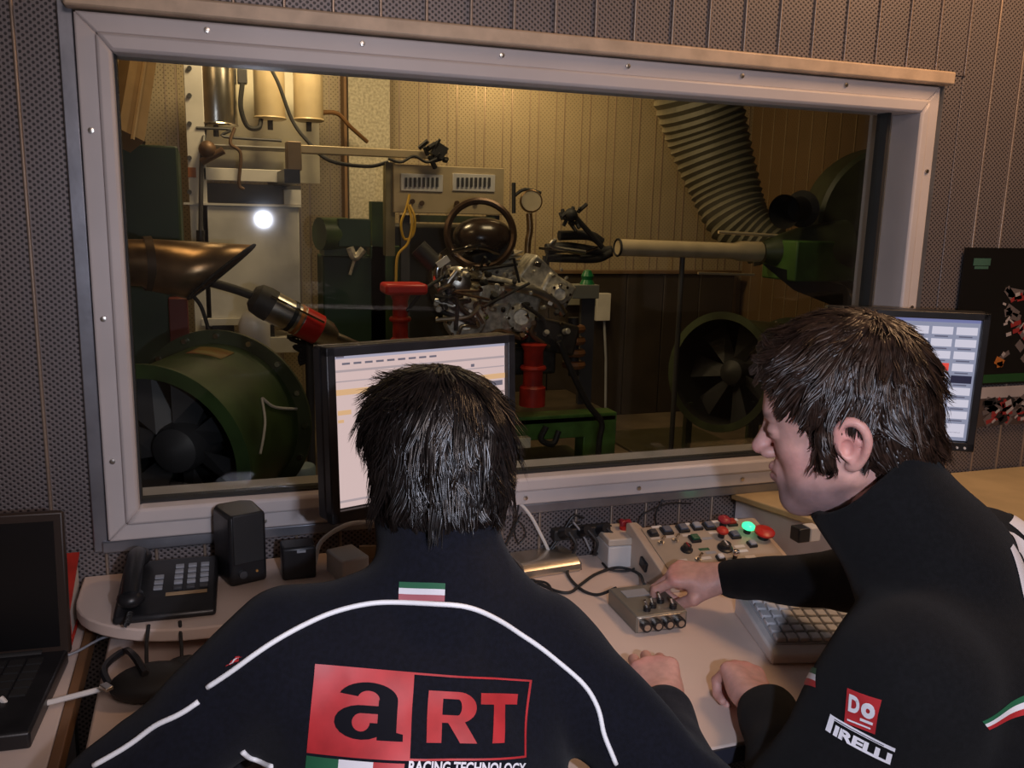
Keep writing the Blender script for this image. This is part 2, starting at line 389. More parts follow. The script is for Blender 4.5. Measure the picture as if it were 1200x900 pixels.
sh = T('corner_shelf', 'raised tan corner shelf with a rounded front carrying the telephone and loudspeaker', 'shelf', (0, -.1, .75))
pts = [(-.235, -.012), (.20, -.012), (.20, -.20)] + [(-.02 + .0 + -.215 * math.sin(t), -.045 - .235 * math.cos(t)) for t in np.linspace(0.05, math.pi / 2, 9)]
pts = [(.21, -.012), (-.235, -.012)] + [(-.02 - .215 * math.cos(t), -.12 - .165 * math.sin(t)) for t in np.linspace(0, math.pi / 2, 10)] + [(.10, -.285), (.17, -.26), (.21, -.2)]
sh.p('board', G().prism(pts, (0, 0, .795), (1, 0, 0), (0, 1, 0), (0, 0, 1), .022), M_desk, world=True, bev=.003)
for (x, y) in ((-.14, -.05), (.15, -.05), (.10, -.22)):
    sh.p('foot', G().cyl((x, y, .75), (x, y, .795), .014, n=14), M_deskleg, world=True)

# ------------------------------------------------------------------ telephone
ZS = .817
ph = T('desk_telephone', 'black corded desk telephone with its handset on the left, on the rounded shelf', 'telephone', (-.082, -.150, ZS), rot=-.04)
ph.p('base', G().prism([(-.09, 0), (.09, 0), (.09, .028), (-.09, .05)], (0, 0, 0), (0, -0, 0), (0, 0, 1), (1, 0, 0), 0) if False else
     G().prism([(-.105, 0), (.095, 0), (.095, .045), (-.07, .022), (-.105, .014)], (-.09, 0, 0), (0, 1, 0), (0, 0, 1), (1, 0, 0), .18), M_black, bev=.006)
hs = ph.p('handset', G().tube([(-.06, -.085, .045), (-.06, -.04, .062), (-.06, .03, .074), (-.06, .075, .066)], .017, 12).ball((-.06, -.078, .040), (.025, .028, .018)).ball((-.06, .072, .062), (.025, .028, .018)), M_black, bev=0)
ph.o.scale = (.9, .9, .9)
ph.p('handset_cord', G().tube([V(-.06 - .01 * 0, -.10, .02) + V(.004 * math.cos(t * 9), 0 - t * .012, .004 * math.sin(t * 9) - .0) for t in np.linspace(0, 4, 40)], .0018, 6, 1), M_blackm)
def slz(y): return .022 + (y + .07) / .165 * .023
for r in range(5):
    for c in range(3):
        y = .055 - r * .02; x = .018 + c * .024
        ph.p('key', G().box((x, y, slz(y) + .002), (.016, .011, .005), rx(.14)), M_grey if r < 4 else M_dgrey, bev=.001)
ph.p('label_strip', G().box((.035, -.045, slz(-.045) + .0015), (.075, .009, .002), rx(.14)), M_card)
for c in range(3): ph.p('side_key', G().box((-.018, .02 - c * .02, slz(.02 - c * .02) + .002), (.016, .010, .004), rx(.14)), M_grey)
for (x, dx) in ((-.125, .0), (-.075, .008)):
    pass
single('telephone_lead', G().tube([(-.11, -.263, .822), (-.112, -.31, .80), (-.105, -.40, .755), (-.09, -.44, .756)], .003, 6), M_blackm, 'black lead dropping from the telephone over the shelf edge', 'cable', (-.11, -.3, .755))
single('network_lead', G().tube([(-.062, -.262, .822), (-.06, -.30, .80), (-.055, -.36, .757), (-.02, -.38, .757)], .0028, 6), M_blackm, 'second thin lead under the front right of the telephone', 'cable', (-.06, -.3, .755))

# ------------------------------------------------------------------ loudspeaker, little box
sp = T('loudspeaker', 'small upright black desktop loudspeaker below the window frame', 'loudspeaker', (.042, -.085, ZS), rot=.30)
sp.p('cabinet', G().prism([(-.037, -.05), (.037, -.05), (.042, .035), (.02, .05), (-.03, .05), (-.042, .03)], (0, 0, 0), (1, 0, 0), (0, 1, 0), (0, 0, 1), .143), M_black, bev=.007)
sp.o.scale = (.92, .92, .94)
sp.p('grille', G().box((0, -.0515, .095), (.062, .005, .10)), M_blackm, bev=.002)
sp.p('volume_knob', G().cyl((-.015, -.05, .025), (-.015, -.06, .025), .008, n=14), M_dgrey); sp.p('power_light', G().cyl((.015, -.05, .025), (.015, -.053, .025), .0025, n=8), M_gold)
bxp = T('power_adapter', 'small square black power adapter block beside the loudspeaker', 'adapter', (.145, -.11, ZS))
bxp.p('case', G().box((0, 0, .032), (.062, .05, .064)), M_black, bev=.005)
bxp.p('rating_label', G().box((.004, -.0255, .056), (.016, .001, .005)), M_grey)

# ------------------------------------------------------------------ red binder
rb = T('red_binder', 'red ring binder lying beside the laptop with its paper edge showing', 'binder', (-.334, -.09, .75), R=rz(0))
rb.p('cover', G().box((0, .00, .092), (.19, .16, .004), rx(.30)).box((0, -.075, .04), (.19, .004, .055)).box((0, -.0, .010), (.19, .16, .004)), M_redp, bev=.001)
rb.p('papers', G().prism([(-.07, .013), (.07, .013), (.07, .108), (-.07, .064)], (-.09, 0, 0), (0, 1, 0), (0, 0, 1), (1, 0, 0), .181), M_paper)

# ------------------------------------------------------------------ laptop at far left
lp = T('laptop', 'large dark laptop with a blank black screen cropped by the left edge', 'laptop', (-.428, -.24, .75), rot=-.07)
lp.p('base', G().box((0, -.085, .013), (.375, .245, .026)), M_black, bev=.004)
lp.p('screen_lid', G().box((0, .048, .139), (.385, .014, .24), rx(-.08)), mat('brown_black_lid', (.03, .018, .013), .45), bev=.004)
lp.p('screen', G().box((0, .0405, .139), (.355, .002, .21), rx(-.08)), mat('dead_screen', (.004, .004, .005), .35))
lp.p('hinge', G().cyl((-.15, .034, .022), (.15, .034, .022), .009, n=12), M_blackm)
for r in range(5):
    for c in range(12):
        lp.p('key', G().box((-.145 + c * .0265, .0 - r * .024, .0275), (.022, .019, .003)), M_blackm)
lp.p('touchpad', G().box((0, -.165, .0268), (.07, .05, .001)), M_dgrey)

# ------------------------------------------------------------------ left cable clutter
single('white_cable', G().tube([(-.31, -.36, .78), (-.29, -.37, .765), (-.25, -.36, .762), (-.21, -.35, .762), (-.13, -.33, .762), (-.06, -.32, .757)], .0045, 8), M_white, 'thick white cable crossing from the laptop to the desk', 'cable', (-.2, -.36, .75))
single('grey_cable', G().tube([(-.30, -.20, .757), (-.24, -.20, .757), (-.19, -.15, .757), (-.15, -.16, .757)], .0022, 6), M_grey, 'thin grey cable lying behind the white one at the left', 'cable', (-.2, -.2, .75))
bg = T('cable_pouch', 'black cloth cable pouch with a strap under the telephone shelf', 'pouch', (-.10, -.36, .75))
bg.p('pouch', G().ball((0, 0, .022), (.065, .045, .026), 18, 10).ball((.045, .02, .02), (.04, .04, .022), 14, 8), M_blackm)
bg.p('strap', G().tube([(-.06, -.0, .02), (-.075, .05, .03), (-.05, .10, .03), (-.03, .04, .05), (-.01, -.02, .048)], .006, 6), M_black)
bg.p('buckle', G().box((-.065, -.02, .035), (.012, .02, .006), rz(.6)), M_steel, bev=.001)

# ------------------------------------------------------------------ grey box and card behind man A
gb = T('grey_hub', 'small light grey network box half hidden behind the seated man in front', 'network box', (.235, -.13, .75), rot=.3)
gb.p('case', G().box((0, 0, .055), (.055, .075, .11)), M_cwhite, bev=.004)
cdx = T('cardboard_box', 'open brown cardboard box under the left monitor', 'box', (.31, -.07, .75), rot=-.2)
cdx.p('box_body', G().box((0, 0, .04), (.07, .06, .08)), M_card)
cdx.p('flap', G().box((-.005, -.04, .095), (.07, .003, .045), rx(.6)).box((.037, 0, .095), (.003, .06, .04), ry(.5)), M_card)
single('white_monitor_cable', G().tube([(.175, -.12, .84), (.19, -.10, .875), (.24, -.09, .90), (.29, -.10, .905), (.32, -.10, .91)], .0045, 8), M_white, 'white cable arching from the adapter up behind the left monitor', 'cable', (.2, -.1, .84))

# ------------------------------------------------------------------ monitors
def monitor(loc, rot, W, H, label, tilt, name='monitor', nk=.10):
    t = T(name, label, 'monitor', loc, rot=rot); zc = nk + H / 2
    R = rx(-tilt)
    def q(x, y, z): return R @ V(x, y, z - zc) + V(0, 0, zc)
    def bx(x, y, z, a, b, c, g=None): return (g or G()).box(q(x, y, z), (a, b, c), R)
    t.p('housing', bx(0, .028, zc, W, .035, H), M_black, bev=.006)
    bz = .016
    fr = bx(0, 0, zc + H / 2 - bz / 2, W, .022, bz); bx(0, 0, zc - H / 2 + .010, W, .022, .020, fr); bx(-W / 2 + bz / 2, 0, zc, bz, .022, H, fr); bx(W / 2 - bz / 2, 0, zc, bz, .022, H, fr)
    be = t.p('bezel', fr, M_black, bev=.002)
    for k in range(4): t.p('button', G().cyl(q(W / 2 - .02 - k * .016, -.011, zc - H / 2 + .009), q(W / 2 - .02 - k * .016, -.0135, zc - H / 2 + .009), .0028, n=10), M_white, parent=be)
    t.p('neck', G().box((0, .055, (nk + .06) / 2), (.07, .03, nk + .06)), M_black, bev=.004)
    t.p('base', G().lathe((0, .05, 0), (0, 0, 1), [(.092, 0), (.092, .006), (.08, .012), (.05, .014)], 28), M_black)
    return t, bx, zc
# monitor A
tA, bA, zA = monitor((.352, -.27, .75), .296, .371, .291, 'left flat monitor with a pale window open, behind the dark haired man in front', .05, nk=.243)
zo = 0.0
def scr(t, bx, zc, x0, x1, z0, z1, m, name, d=0, W=.35, H=.28, off=.004):
    """screen rectangle in 0..1 units (z from top)"""
    X0 = -W / 2 + W * x0; X1 = -W / 2 + W * x1; Z1 = zc + off + H / 2 - H * z0; Z0 = zc + off + H / 2 - H * z1
    return bx((X0 + X1) / 2, .0015 - d, (Z0 + Z1) / 2, X1 - X0, .001, Z1 - Z0)
WA, HA = .341, .255
s0 = tA.p('screen', scr(tA, bA, zA, 0, 1, 0, 1, None, '', 0, WA, HA), screen_mat('screen_pale', (.80, .60, .58), .78))
def sub(nm, rects, m, t=tA, b=bA, z=zA, W=WA, H=HA, d=.0008, par=None):
    g = G()
    for r in rects:
        q = scr(t, b, z, *r, None, '', d, W, H); g.add(q.v, q.f)
    o_ = t.p(nm, g, m, parent=par or s0)
    if len(rects) > 1 and nm != 'orange_row': o_['kind'] = 'stuff'
    return o_
sub('title_bar', [(0, 1, 0, .03)], screen_mat('scr_title', (.50, .48, .62), .7))
sub('menu_text', [(.02, .06, .012, .022)] + [(.05 + .06 * k, .09 + .06 * k, .055, .068) for k in range(9)] + [(.82, .88, .285, .30), (.90, .98, .275, .31)] + [(.55, .58, .13, .15), (.78, .80, .14, .16)], screen_mat('scr_text', (.22, .20, .26), .6), d=.0015)
sub('toolbar', [(0, 1, .10, .115), (0, 1, .17, .178), (.0, 1, .95, .965)], screen_mat('scr_line', (.52, .42, .44), .75))
sub('orange_row', [(0, 1, .225, .262), (.02, .09, .36, .39), (.02, .05, .42, .44)], screen_mat('scr_orange', (.82, .50, .26), .8))
# monitor B
mBp = at(1163, 530, Y=-.33)
tB, bB, zB = monitor((1.468, -.17, .80), -.522, .34, .312, 'right flat monitor showing a grid of white buttons, behind the man with the sideburns', -.015, nk=.136)
WB, HB = .308, .276
sB = tB.p('screen', scr(tB, bB, zB, 0, 1, 0, 1, None, '', 0, WB, HB), screen_mat('screen_blue_grey', (.34, .36, .50), .7))
cells, reds, blacks, lines = [], [], [], []
for r in range(9):
    for c in range(6):
        x0 = .03 + c * .163; z0 = .07 + r * .098
        q = (x0, x0 + .14, z0, z0 + .062)
        if r == 3 and c == 4: reds.append(q)
        elif (r == 2 and c == 3) or (r == 4 and c == 5): blacks.append(q)
        elif r < 8: cells.append(q)
        lines.append((x0 + .02, x0 + .11, z0 + .073, z0 + .083))
cells.append((.03, .98, .86, .97))
for c_ in cells: sub('screen_button', [c_], screen_mat('scr_white', (.75, .72, .85), .78), tB, bB, zB, WB, HB, par=sB)
sub('red_button', reds, screen_mat('scr_red', (.9, .08, .06), .8), tB, bB, zB, WB, HB, par=sB)
sub('dark_button', blacks, screen_mat('scr_dark', (.03, .03, .08), .5), tB, bB, zB, WB, HB, par=sB)
sub('caption_line', lines, screen_mat('scr_cap', (.16, .16, .25), .6), tB, bB, zB, WB, HB, par=sB)
sub('title_bar', [(0, 1, 0, .035)], screen_mat('scr_tb', (.22, .24, .5), .7), tB, bB, zB, WB, HB, par=sB)

# ------------------------------------------------------------------ right side cabinet under monitor B
sc_ = T('side_console', 'long low white console cabinet with a tan top at the right end of the desk', 'console', (1.4, -.2, .75), rot=0)
sc_.p('body', G().prism([(1.165, -.015), (2.1, -.015), (2.1, -.40), (1.30, -.40)], (0, 0, .75), (1, 0, 0), (0, 1, 0), (0, 0, 1), .098), mat('console_grey', (.48, .47, .50), .45), world=True, bev=.004)
sc_.p('top_board', G().prism([(1.155, -.012), (2.11, -.012), (2.11, -.41), (1.292, -.41)], (0, 0, .848), (1, 0, 0), (0, 1, 0), (0, 0, 1), .015), mat('console_top', (.52, .40, .22), .5), world=True, bev=.003)
mB0 = tB.o; mB0.location.z = .863 - .0
tB.o.location.z = .863
q = at(944, 618, Z=.89)
ad = T('plug_block', 'black and white plug block by the chin of the man on the right', 'plug', (q.x, q.y, .863))
ad.p('white_half', G().box((.015, 0, .015), (.025, .03, .03)), M_white, bev=.003); ad.p('black_half', G().box((-.012, 0, .015), (.028, .03, .03)), M_black, bev=.003)

# ------------------------------------------------------------------ control console with its buttons
cc = T('control_console', 'sloped beige control panel crowded with coloured push buttons and lamps', 'control panel', (1.01, -.17, .75), rot=-.03)
cc.p('housing', G().prism([(-.085, 0), (.085, 0), (.085, .078), (.07, .082), (-.08, .038), (-.085, .03)], (-.15, 0, 0), (0, 1, 0), (0, 0, 1), (1, 0, 0), .30), M_beige if False else mat('console_cream', (.58, .47, .38), .45), bev=.003)
cc.p('side_cheek', G().prism([(-.09, 0), (.09, 0), (.09, .09), (.075, .094), (-.09, .046)], (-.163, 0, 0), (0, 1, 0), (0, 0, 1), (1, 0, 0), .013), MATS['console_cream'], bev=.002)
cc.p('side_socket', G().box((-.166, -.01, .035), (.006, .03, .022), rx(.25)), M_black, bev=.002)
SL = math.atan2(.044, .15)
def cz(y): return .038 + (y + .08) * (.044 / .15)
RS = rx(SL); NS = RS @ V(0, 0, 1)
cc.p('face_plate', G().box(V(.0, -.002, cz(-.002)) + NS * .001, (.275, .145, .003), RS), mat('console_face', (.42, .34, .26), .45), bev=.001)
def btn(x, y, m, kind='square', s=1):
    p = V(x, y, cz(y)) + NS * .002
    if kind == 'square':
        o = cc.p('push_button', G().box(p + NS * .003, (.021 * s, .021 * s, .006), RS), M_black, bev=.001); cc.p('cap', G().box(p + NS * .008, (.015 * s, .015 * s, .006), RS), m, parent=o, bev=.0015)
    elif kind == 'dome':
        o = cc.p('mushroom_button', G().cyl(p, p + NS * .012, .008 * s, n=16), M_black); cc.p('cap', G().lathe(p + NS * .012, NS, [(.010 * s, 0), (.0145 * s, .003), (.0145 * s, .007), (.010 * s, .011), (.002, .012)], 20), m, parent=o)
    elif kind == 'knob':
        o = cc.p('rotary_knob', G().lathe(p, NS, [(.012 * s, 0), (.012 * s, .004), (.009 * s, .006), (.008 * s, .014), (.003, .015)], 18), M_black); cc.p('pointer', G().box(p + NS * .0155, (.003, .014, .002), RS), m, parent=o)
    elif kind == 'label':
        cc.p('legend_plate', G().box(p + NS * .0005, (.024 * s, .008, .001), RS), m)
    elif kind == 'lever':
        o = cc.p('toggle', G().cyl(p, p + NS * .004, .007, n=12), M_steel); cc.p('lever', G().tube([p + NS * .003, p + NS * .02 + V(.002, -.006, 0)], .003, 8, 0), M_chrome, parent=o)
M_lampg = mat('lit_green_lamp', (.02, .5, .2), .3, emit=(.05, .9, .35), estr=1.6)
M_btngrey = mat('button_slate', (.12, .13, .17), .4); M_dred = mat('dark_red_cap', (.30, .02, .03), .4); M_dgreen = mat('dark_green_cap', (.02, .10, .05), .4)
for (x, y, m, k, s) in [(-.12, .045, M_dgrey, 'square', 1), (-.085, .05, M_btngrey, 'square', 1.2), (-.045, .052, M_btngrey, 'square', 1.2), (-.010, .054, M_grey, 'square', 1.1), (.02, .052, M_btngrey, 'square', 1.2), (.055, .052, M_dred, 'dome', 1), (.078, .056, M_redp, 'square', 1.1),
                      (-.115, .015, M_dgrey, 'lever', 1), (-.08, .018, M_paper, 'lever', 1), (-.035, .015, M_dgreen, 'square', 1.1), (-.005, .015, M_grey, 'label', 1), (.030, .016, M_redp, 'dome', .9), (.062, .014, M_btngrey, 'square', 1.1), (.098, .022, M_lampg, 'dome', 1.0), (.125, .0, M_red, 'dome', 1.55),
                      (-.07, -.015, M_dred, 'knob', 1.1), (-.03, -.018, M_dgreen, 'label', 1), (-.02, -.03, M_grey, 'label', 1), (.018, -.022, M_paper, 'knob', 1.4), (.055, -.02, M_paper, 'label', 1), (.055, -.035, M_white, 'label', .9), (.085, -.02, M_grey, 'square', .9),
                      (-.06, -.048, M_black, 'lever', 1), (-.04, -.045, M_paper, 'label', 1), (-.095, -.045, M_paper, 'label', .9), (-.01, -.052, M_white, 'square', .8), (.02, -.058, M_chrome, 'dome', .6), (.06, -.055, M_paper, 'label', 1)]:
    btn(x, y, m, k, s)
for x in (-.12, -.085, -.045, .02, .062): btn(x, .032, M_paper, 'label', .9)
for x in (-.1, -.03, .04, .09): btn(x, .068, M_white, 'label', 1)

# ------------------------------------------------------------------ switch box
sw = T('switch_box', 'white plastic switch box with a red knob on its lid beside the control panel', 'switch box', (.852, -.06, .75), rot=-.1)
sw.p('case', G().box((0, 0, .025), (.10, .095, .05)), M_white, bev=.003)
sw.p('lid', G().box((0, 0, .059), (.102, .097, .016)), mat('cream_lid', (.66, .57, .47), .45), bev=.003)
kn = sw.p('red_knob', G().cyl((.008, .01, .067), (.008, .01, .075), .013, n=18), M_red)
sw.p('knob_lever', G().box((.008, .01, .081), (.030, .009, .013), rz(.5)).box((.008, .01, .081), (.030, .009, .013), rz(-.9)), M_dred, parent=kn, bev=.003)
k2 = sw.p('side_knob', G().lathe((.052, -.02, .036), (1, -.5, .1), [(.016, -.004), (.021, .004), (.021, .012), (.014, .018), (.003, .019)], 20), M_black)
sw.p('knob_cap', G().lathe(V(.052, -.02, .036) + V(.89, -.445, .089) * .018, (1, -.5, .1), [(.009, 0), (.008, .004), (.002, .005)], 14), M_dred, parent=k2)

# ------------------------------------------------------------------ silver case
sv = T('silver_case', 'satin silver rounded case on the desk in front of the power strip', 'case', (.665, -.055, .75), rot=.08)
prof = [(-.05, .004), (-.045, 0), (.045, 0), (.045, .026), (-.02, .030), (-.038, .027), (-.048, .018)]
sv.p('shell', G().prism(prof, (-.068, 0, 0), (0, 1, 0), (0, 0, 1), (1, 0, 0), .136), M_silver, bev=.003)
sv.p('end_plate', G().prism([(-.048, .003), (.043, .002), (.043, .024), (-.02, .027), (-.045, .017)], (.068, 0, 0), (0, 1, 0), (0, 0, 1), (1, 0, 0), .002), M_dgrey)
bm_ = T('beige_mouse', 'small beige computer mouse beside the silver case, half hidden by the front man', 'mouse', (.555, -.14, .75), rot=.6)
bm_.p('shell', G().ball((0, 0, .012), (.03, .05, .02), 18, 10), MATS['cream_lid']); bm_.p('button', G().box((0, .03, .028), (.03, .03, .004), rx(-.35)), M_grey, bev=.001)

# ------------------------------------------------------------------ handheld box with connectors
hb = T('throttle_box', 'grey metal box with black connectors on its front, worked by the right man', 'control box', (.772, -.328, .75), rot=-.03)
hb.p('case', G().box((0, 0, .017), (.104, .128, .034)), mat('olive_grey_metal', (.24, .22, .18), .4, .4), bev=.003)
hb.p('front_plate', G().box((0, -.0645, .017), (.096, .002, .029)), M_steel, bev=.001)
for k in range(4):
    cn = hb.p('connector', G().cyl((-.036 + k * .023, -.0655, .017), (-.036 + k * .023, -.078, .017), .0098, n=16), M_black)
    hb.p('pin_face', G().cyl((-.036 + k * .023, -.078, .017), (-.036 + k * .023, -.079, .017), .006, n=12), M_steel, parent=cn)
for (x, y) in ((-.005, -.035), (.018, -.02), (-.022, -.045), (.03, -.048)):
    kb = hb.p('toggle', G().cyl((x, y, .034), (x, y, .042), .007, n=12), M_black); hb.p('lever', G().tube([(x, y, .04), (x - .006, y, .055)], .0028, 8, 0), M_chrome, parent=kb)
hb.p('label_plate', G().box((-.01, .03, .0345), (.05, .03, .001)), M_grey)

# ------------------------------------------------------------------ keyboard under a clear cover
kb = T('keyboard', 'thick pale grey computer keyboard beneath the right mans forearm', 'keyboard', (1.101, -.510, .75), rot=-.26)
kb.p('housing', G().prism([(-.10, 0), (.10, 0), (.10, .036), (.085, .04), (-.085, .024), (-.10, .016)], (-.19, 0, 0), (0, 1, 0), (0, 0, 1), (1, 0, 0), .42), mat('keyboard_shell', (.74, .70, .68), .45), bev=.004)
def kz(y): return .024 + (y + .085) * (.016 / .17)
kb.p('key_well', G().box((.02, .0, kz(0) + .0005), (.39, .155, .002), rx(.094)), mat('key_well', (.50, .50, .52), .5))
for r in range(6):
    for c in range(18):
        y = -.062 + r * .025
        kb.p('key', G().box((-.163 + c * .0212, y, kz(y) + .005), (.0175, .020, .008), rx(.094)), M_kc if False else (MATS.get('keycap') or mat('keycap', (.66, .66, .68), .5)), bev=.0015, seg=1)

# ------------------------------------------------------------------ power strip with plugs on the wall behind the desk, cables
ps = T('power_strip', 'dark cable outlet with black plugs hanging on the perforated wall behind the silver case', 'power strip', (.77, -.02, .80))
ps.p('strip', G().bb((.70, -.03, .795), (.84, -.006, .82)), M_blackm, world=True, bev=.003)
for k in range(3):
    pl = ps.p('plug', G().cyl((.72 + k * .045, -.03, .812), (.722 + k * .045, -.058, .826), .013, .010, n=14), M_black, world=True)
    ps.p('plug_cord', G().tube([(.722 + k * .045, -.058, .826), (.735 + k * .05, -.07, .80), (.73 + k * .055, -.06, .77), (.75 + k * .055, -.03, .757)], .0035, 6), M_blackm, parent=pl, world=True)
def pcab(name, pts, r, m, label, cat='cable', **k):
    loc = tuple(np.mean([np.array(p) for p in pts], 0)); return single(name, G().tube(pts, r, 8, 6), m, label, cat, (loc[0], loc[1], min(p[2] for p in pts)), **k)
d = lambda px, py, z=.754: tuple(at(px, py, Z=z))
wl = lambda px, py, y=-.025: tuple(at(px, py, Y=y))
pcab('white_lead', [wl(585, 577), wl(607, 588), wl(622, 605), wl(633, 625), wl(643, 645), wl(648, 652, -.03)], .0038, M_white, 'white lead curving down from the left monitor over the perforated wall')
pcab('console_cable', [d(722, 689, .78), d(700, 697), d(680, 690), d(665, 672), d(672, 660, .765)][::-1], .0032, M_blackm, 'black cable running from the silver case to the grey control box')
pcab('looped_cable', [d(755, 685, .775), d(748, 672), d(725, 665), d(700, 672), d(682, 684), d(668, 694), d(650, 692), d(625, 680), d(615, 682)], .0032, M_blackm, 'long black cable looping across the desk to the grey control box')
pcab('coiled_lead', [d(620, 680), d(640, 683), d(647, 695), d(640, 706), d(628, 706), d(622, 695), d(628, 684), d(640, 688)], .0025, M_blackm, 'small coil of thin black lead in front of the silver case')
pcab('wall_wire', [wl(588, 590), wl(606, 589), wl(606, 602), wl(600, 622), wl(592, 640)], .0022, M_black, 'thin black wire bent square below the left monitor')
pcab('wall_loop_wire', [wl(612, 600), wl(603, 620), wl(608, 637), wl(616, 625), wl(608, 612), wl(598, 630), wl(590, 645)], .0018, M_black, 'tangled black wire loop on the perforated wall')
pcab('tangled_wire', [wl(680, 612), wl(668, 616), wl(650, 640), wl(640, 650), wl(660, 622), wl(672, 605), wl(684, 607)], .0028, M_black, 'black wire tangle above the silver case')
pcab('grey_wall_lead', [wl(672, 612, -.04), wl(682, 625, -.04), wl(692, 645, -.04)], .0022, M_grey, 'short grey lead beside the wall plugs')
pcab('rear_console_wire', [wl(745, 620), wl(752, 605), wl(765, 597), wl(785, 590), wl(810, 590)], .002, M_black, 'thin wire rising behind the control panel to the right')
pcab('side_wall_wire', [wl(770, 618), wl(768, 605), wl(774, 590), wl(777, 585)], .002, M_black, 'short upright wire behind the control panel')
pcab('switch_box_lead', [d(706, 660), d(716, 668), d(740, 668), d(757, 655, .765)], .0025, M_blackm, 'black lead around the foot of the white switch box')
pcab('mouse_lead', [tuple(at(x, y, Y=yy)) for x, y, yy in ((596, 650, -.12), (612, 670, -.16), (620, 688, -.2), (618, 700, -.22))], .003, M_black, 'black lead hanging beside the front mans shoulder to the coil')

# ------------------------------------------------------------------ posters on the wall at the right
def poster(px0, py0, px1, py1, label, blobs, base, seed):
    a = at(px0, py0, Y=-.014); b = at(px1, py1, Y=-.014)
    x0, z1, x1, z0 = a.x, a.z, a.x + .52, b.z
    t = T('wall_poster', label, 'poster', ((x0 + x1) / 2, -.012, z0))
    t.p('sheet', G().bb((x0, -.016, z0), (x1, -.0125, z1)), base, world=True)
    for i, (nm, m, rects) in enumerate(blobs):
        g = G()
        for (u, v, w_, h_, a_) in rects:
            g.box((x0 + u * (x1 - x0), -.0165 - .0002 * i, z0 + v * (z1 - z0)), (w_, .0006, h_), ry(a_))
        o_ = t.p(nm, g, m, world=True)
        if len(rects) > 1: o_['kind'] = 'stuff'
    return t
R_ = random.Random(3)
def bl(n, u0, u1, v0, v1, s): return [(R_.uniform(u0, u1), R_.uniform(v0, v1), R_.uniform(.4, 1) * s, R_.uniform(.15, .5) * s, R_.uniform(-1, 1)) for _ in range(n)]
M_pred = mat('poster_red', (.28, .03, .03), .4); M_pwh = mat('poster_white', (.40, .36, .36), .4); M_pgr = mat('poster_grey', (.13, .11, .11), .4); M_pgn = mat('poster_green', (.015, .07, .02), .4)
poster(1131, 290, 1131, 452, 'upper dark poster of a racing motorcycle with a small green emblem', [
    ('green_strip', M_pgn, [(.5, .045, .50, .022, 0)]), ('emblem', mat('poster_emblem', (.05, .12, .09), .4), [(.11, .90, .055, .018, 0), (.11, .86, .045, .007, 0)]),
    ('machine_shapes', M_pgr, bl(26, .3, .6, .2, .75, .05)), ('fairing', M_pred, bl(16, .3, .6, .2, .75, .045)), ('highlights', M_pwh, bl(16, .28, .6, .15, .75, .022)), ('orange_lamp', M_orange, [(.30, .17, .03, .02, .4), (.305, .15, .02, .014, -.2)])],
    mat('poster_black', (.006, .006, .006), .35), 1)
poster(1140, 458, 1140, 500, 'lower pale and dark poster of a motorcycle engine below the black one', [
    ('pale_strip', M_pwh, [(.5, .93, .51, .03, 0)]), ('machine_shapes', M_pgr, bl(24, .1, .6, .1, .75, .06)), ('fairing', M_pred, bl(18, .1, .6, .1, .7, .045)), ('dark_shapes', M_black, bl(14, .1, .6, .1, .8, .04)), ('highlights', M_pwh, bl(12, .1, .6, .1, .75, .03))],
    mat('poster_brown', (.07, .05, .045), .4), 2)

# ================================================================== THE TEST CELL behind the glass
CY = 4.35
struct('floor_cell', G().bb((-.5, .14, -.06), (4.3, CY + .06, 0)), M_cfloor)
struct('ceiling_cell', G().bb((-.5, .14, 2.9), (4.3, CY + .06, 2.96)), M_brown)
CL, CR = -.34, 4.05
wl_ = T('wall_cell_left', '', '', (CL, 2, 0), kind='structure')
wl_.p('wall_core', G().bb((CL - .08, .14, 0), (CL - .01, CY, 2.9)), M_brown, world=True)
o0 = None
for k in range(21):
    y = .24 + k * .2
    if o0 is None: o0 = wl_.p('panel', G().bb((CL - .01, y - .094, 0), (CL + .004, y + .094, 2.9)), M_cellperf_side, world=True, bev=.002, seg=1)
    else: copyp(o0, wl_.o, (0, .2 * k, 0))
wr = T('wall_cell_right', '', '', (CR, 2, 0), kind='structure')
wr.p('wall_core', G().bb((CR + .01, .14, 0), (CR + .08, CY, 2.9)), M_brown, world=True)
o0 = s0_ = None
for k in range(28):
    y = .24 + k * .15
    if o0 is None:
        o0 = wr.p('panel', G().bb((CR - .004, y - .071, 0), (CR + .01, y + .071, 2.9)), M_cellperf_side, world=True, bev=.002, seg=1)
        s0_ = wr.p('seam_strip', G().bb((CR - .008, y + .071, 0), (CR + .008, y + .079, 2.9)), M_seam_side, world=True)
    else: copyp(o0, wr.o, (0, .15 * k, 0)); copyp(s0_, wr.o, (0, .15 * k, 0))
wb = T('wall_cell_back', '', '', (2, CY, 0), kind='structure')
wb.p('wall_core', G().bb((CL, CY + .01, 0), (CR, CY + .08, 2.9)), M_brown, world=True)
o0 = s0_ = None
for k in range(22):
    x = CL + .12 + k * .2
    if x > CR: break
    if o0 is None:
        o0 = wb.p('panel', G().bb((x - .0985, CY - .006, 0), (x + .0985, CY + .01, 2.9)), M_cellperf, world=True, bev=.003, seg=1)
        s0_ = wb.p('seam_strip', G().bb((x + .094, CY - .010, 0), (x + .102, CY - .006, 2.9)).bb((x + .03, CY - .010, 0), (x + .036, CY - .006, 2.9)), M_seam, world=True)
    else: copyp(o0, wb.o, (.2 * k, 0, 0)); copyp(s0_, wb.o, (.2 * k, 0, 0))

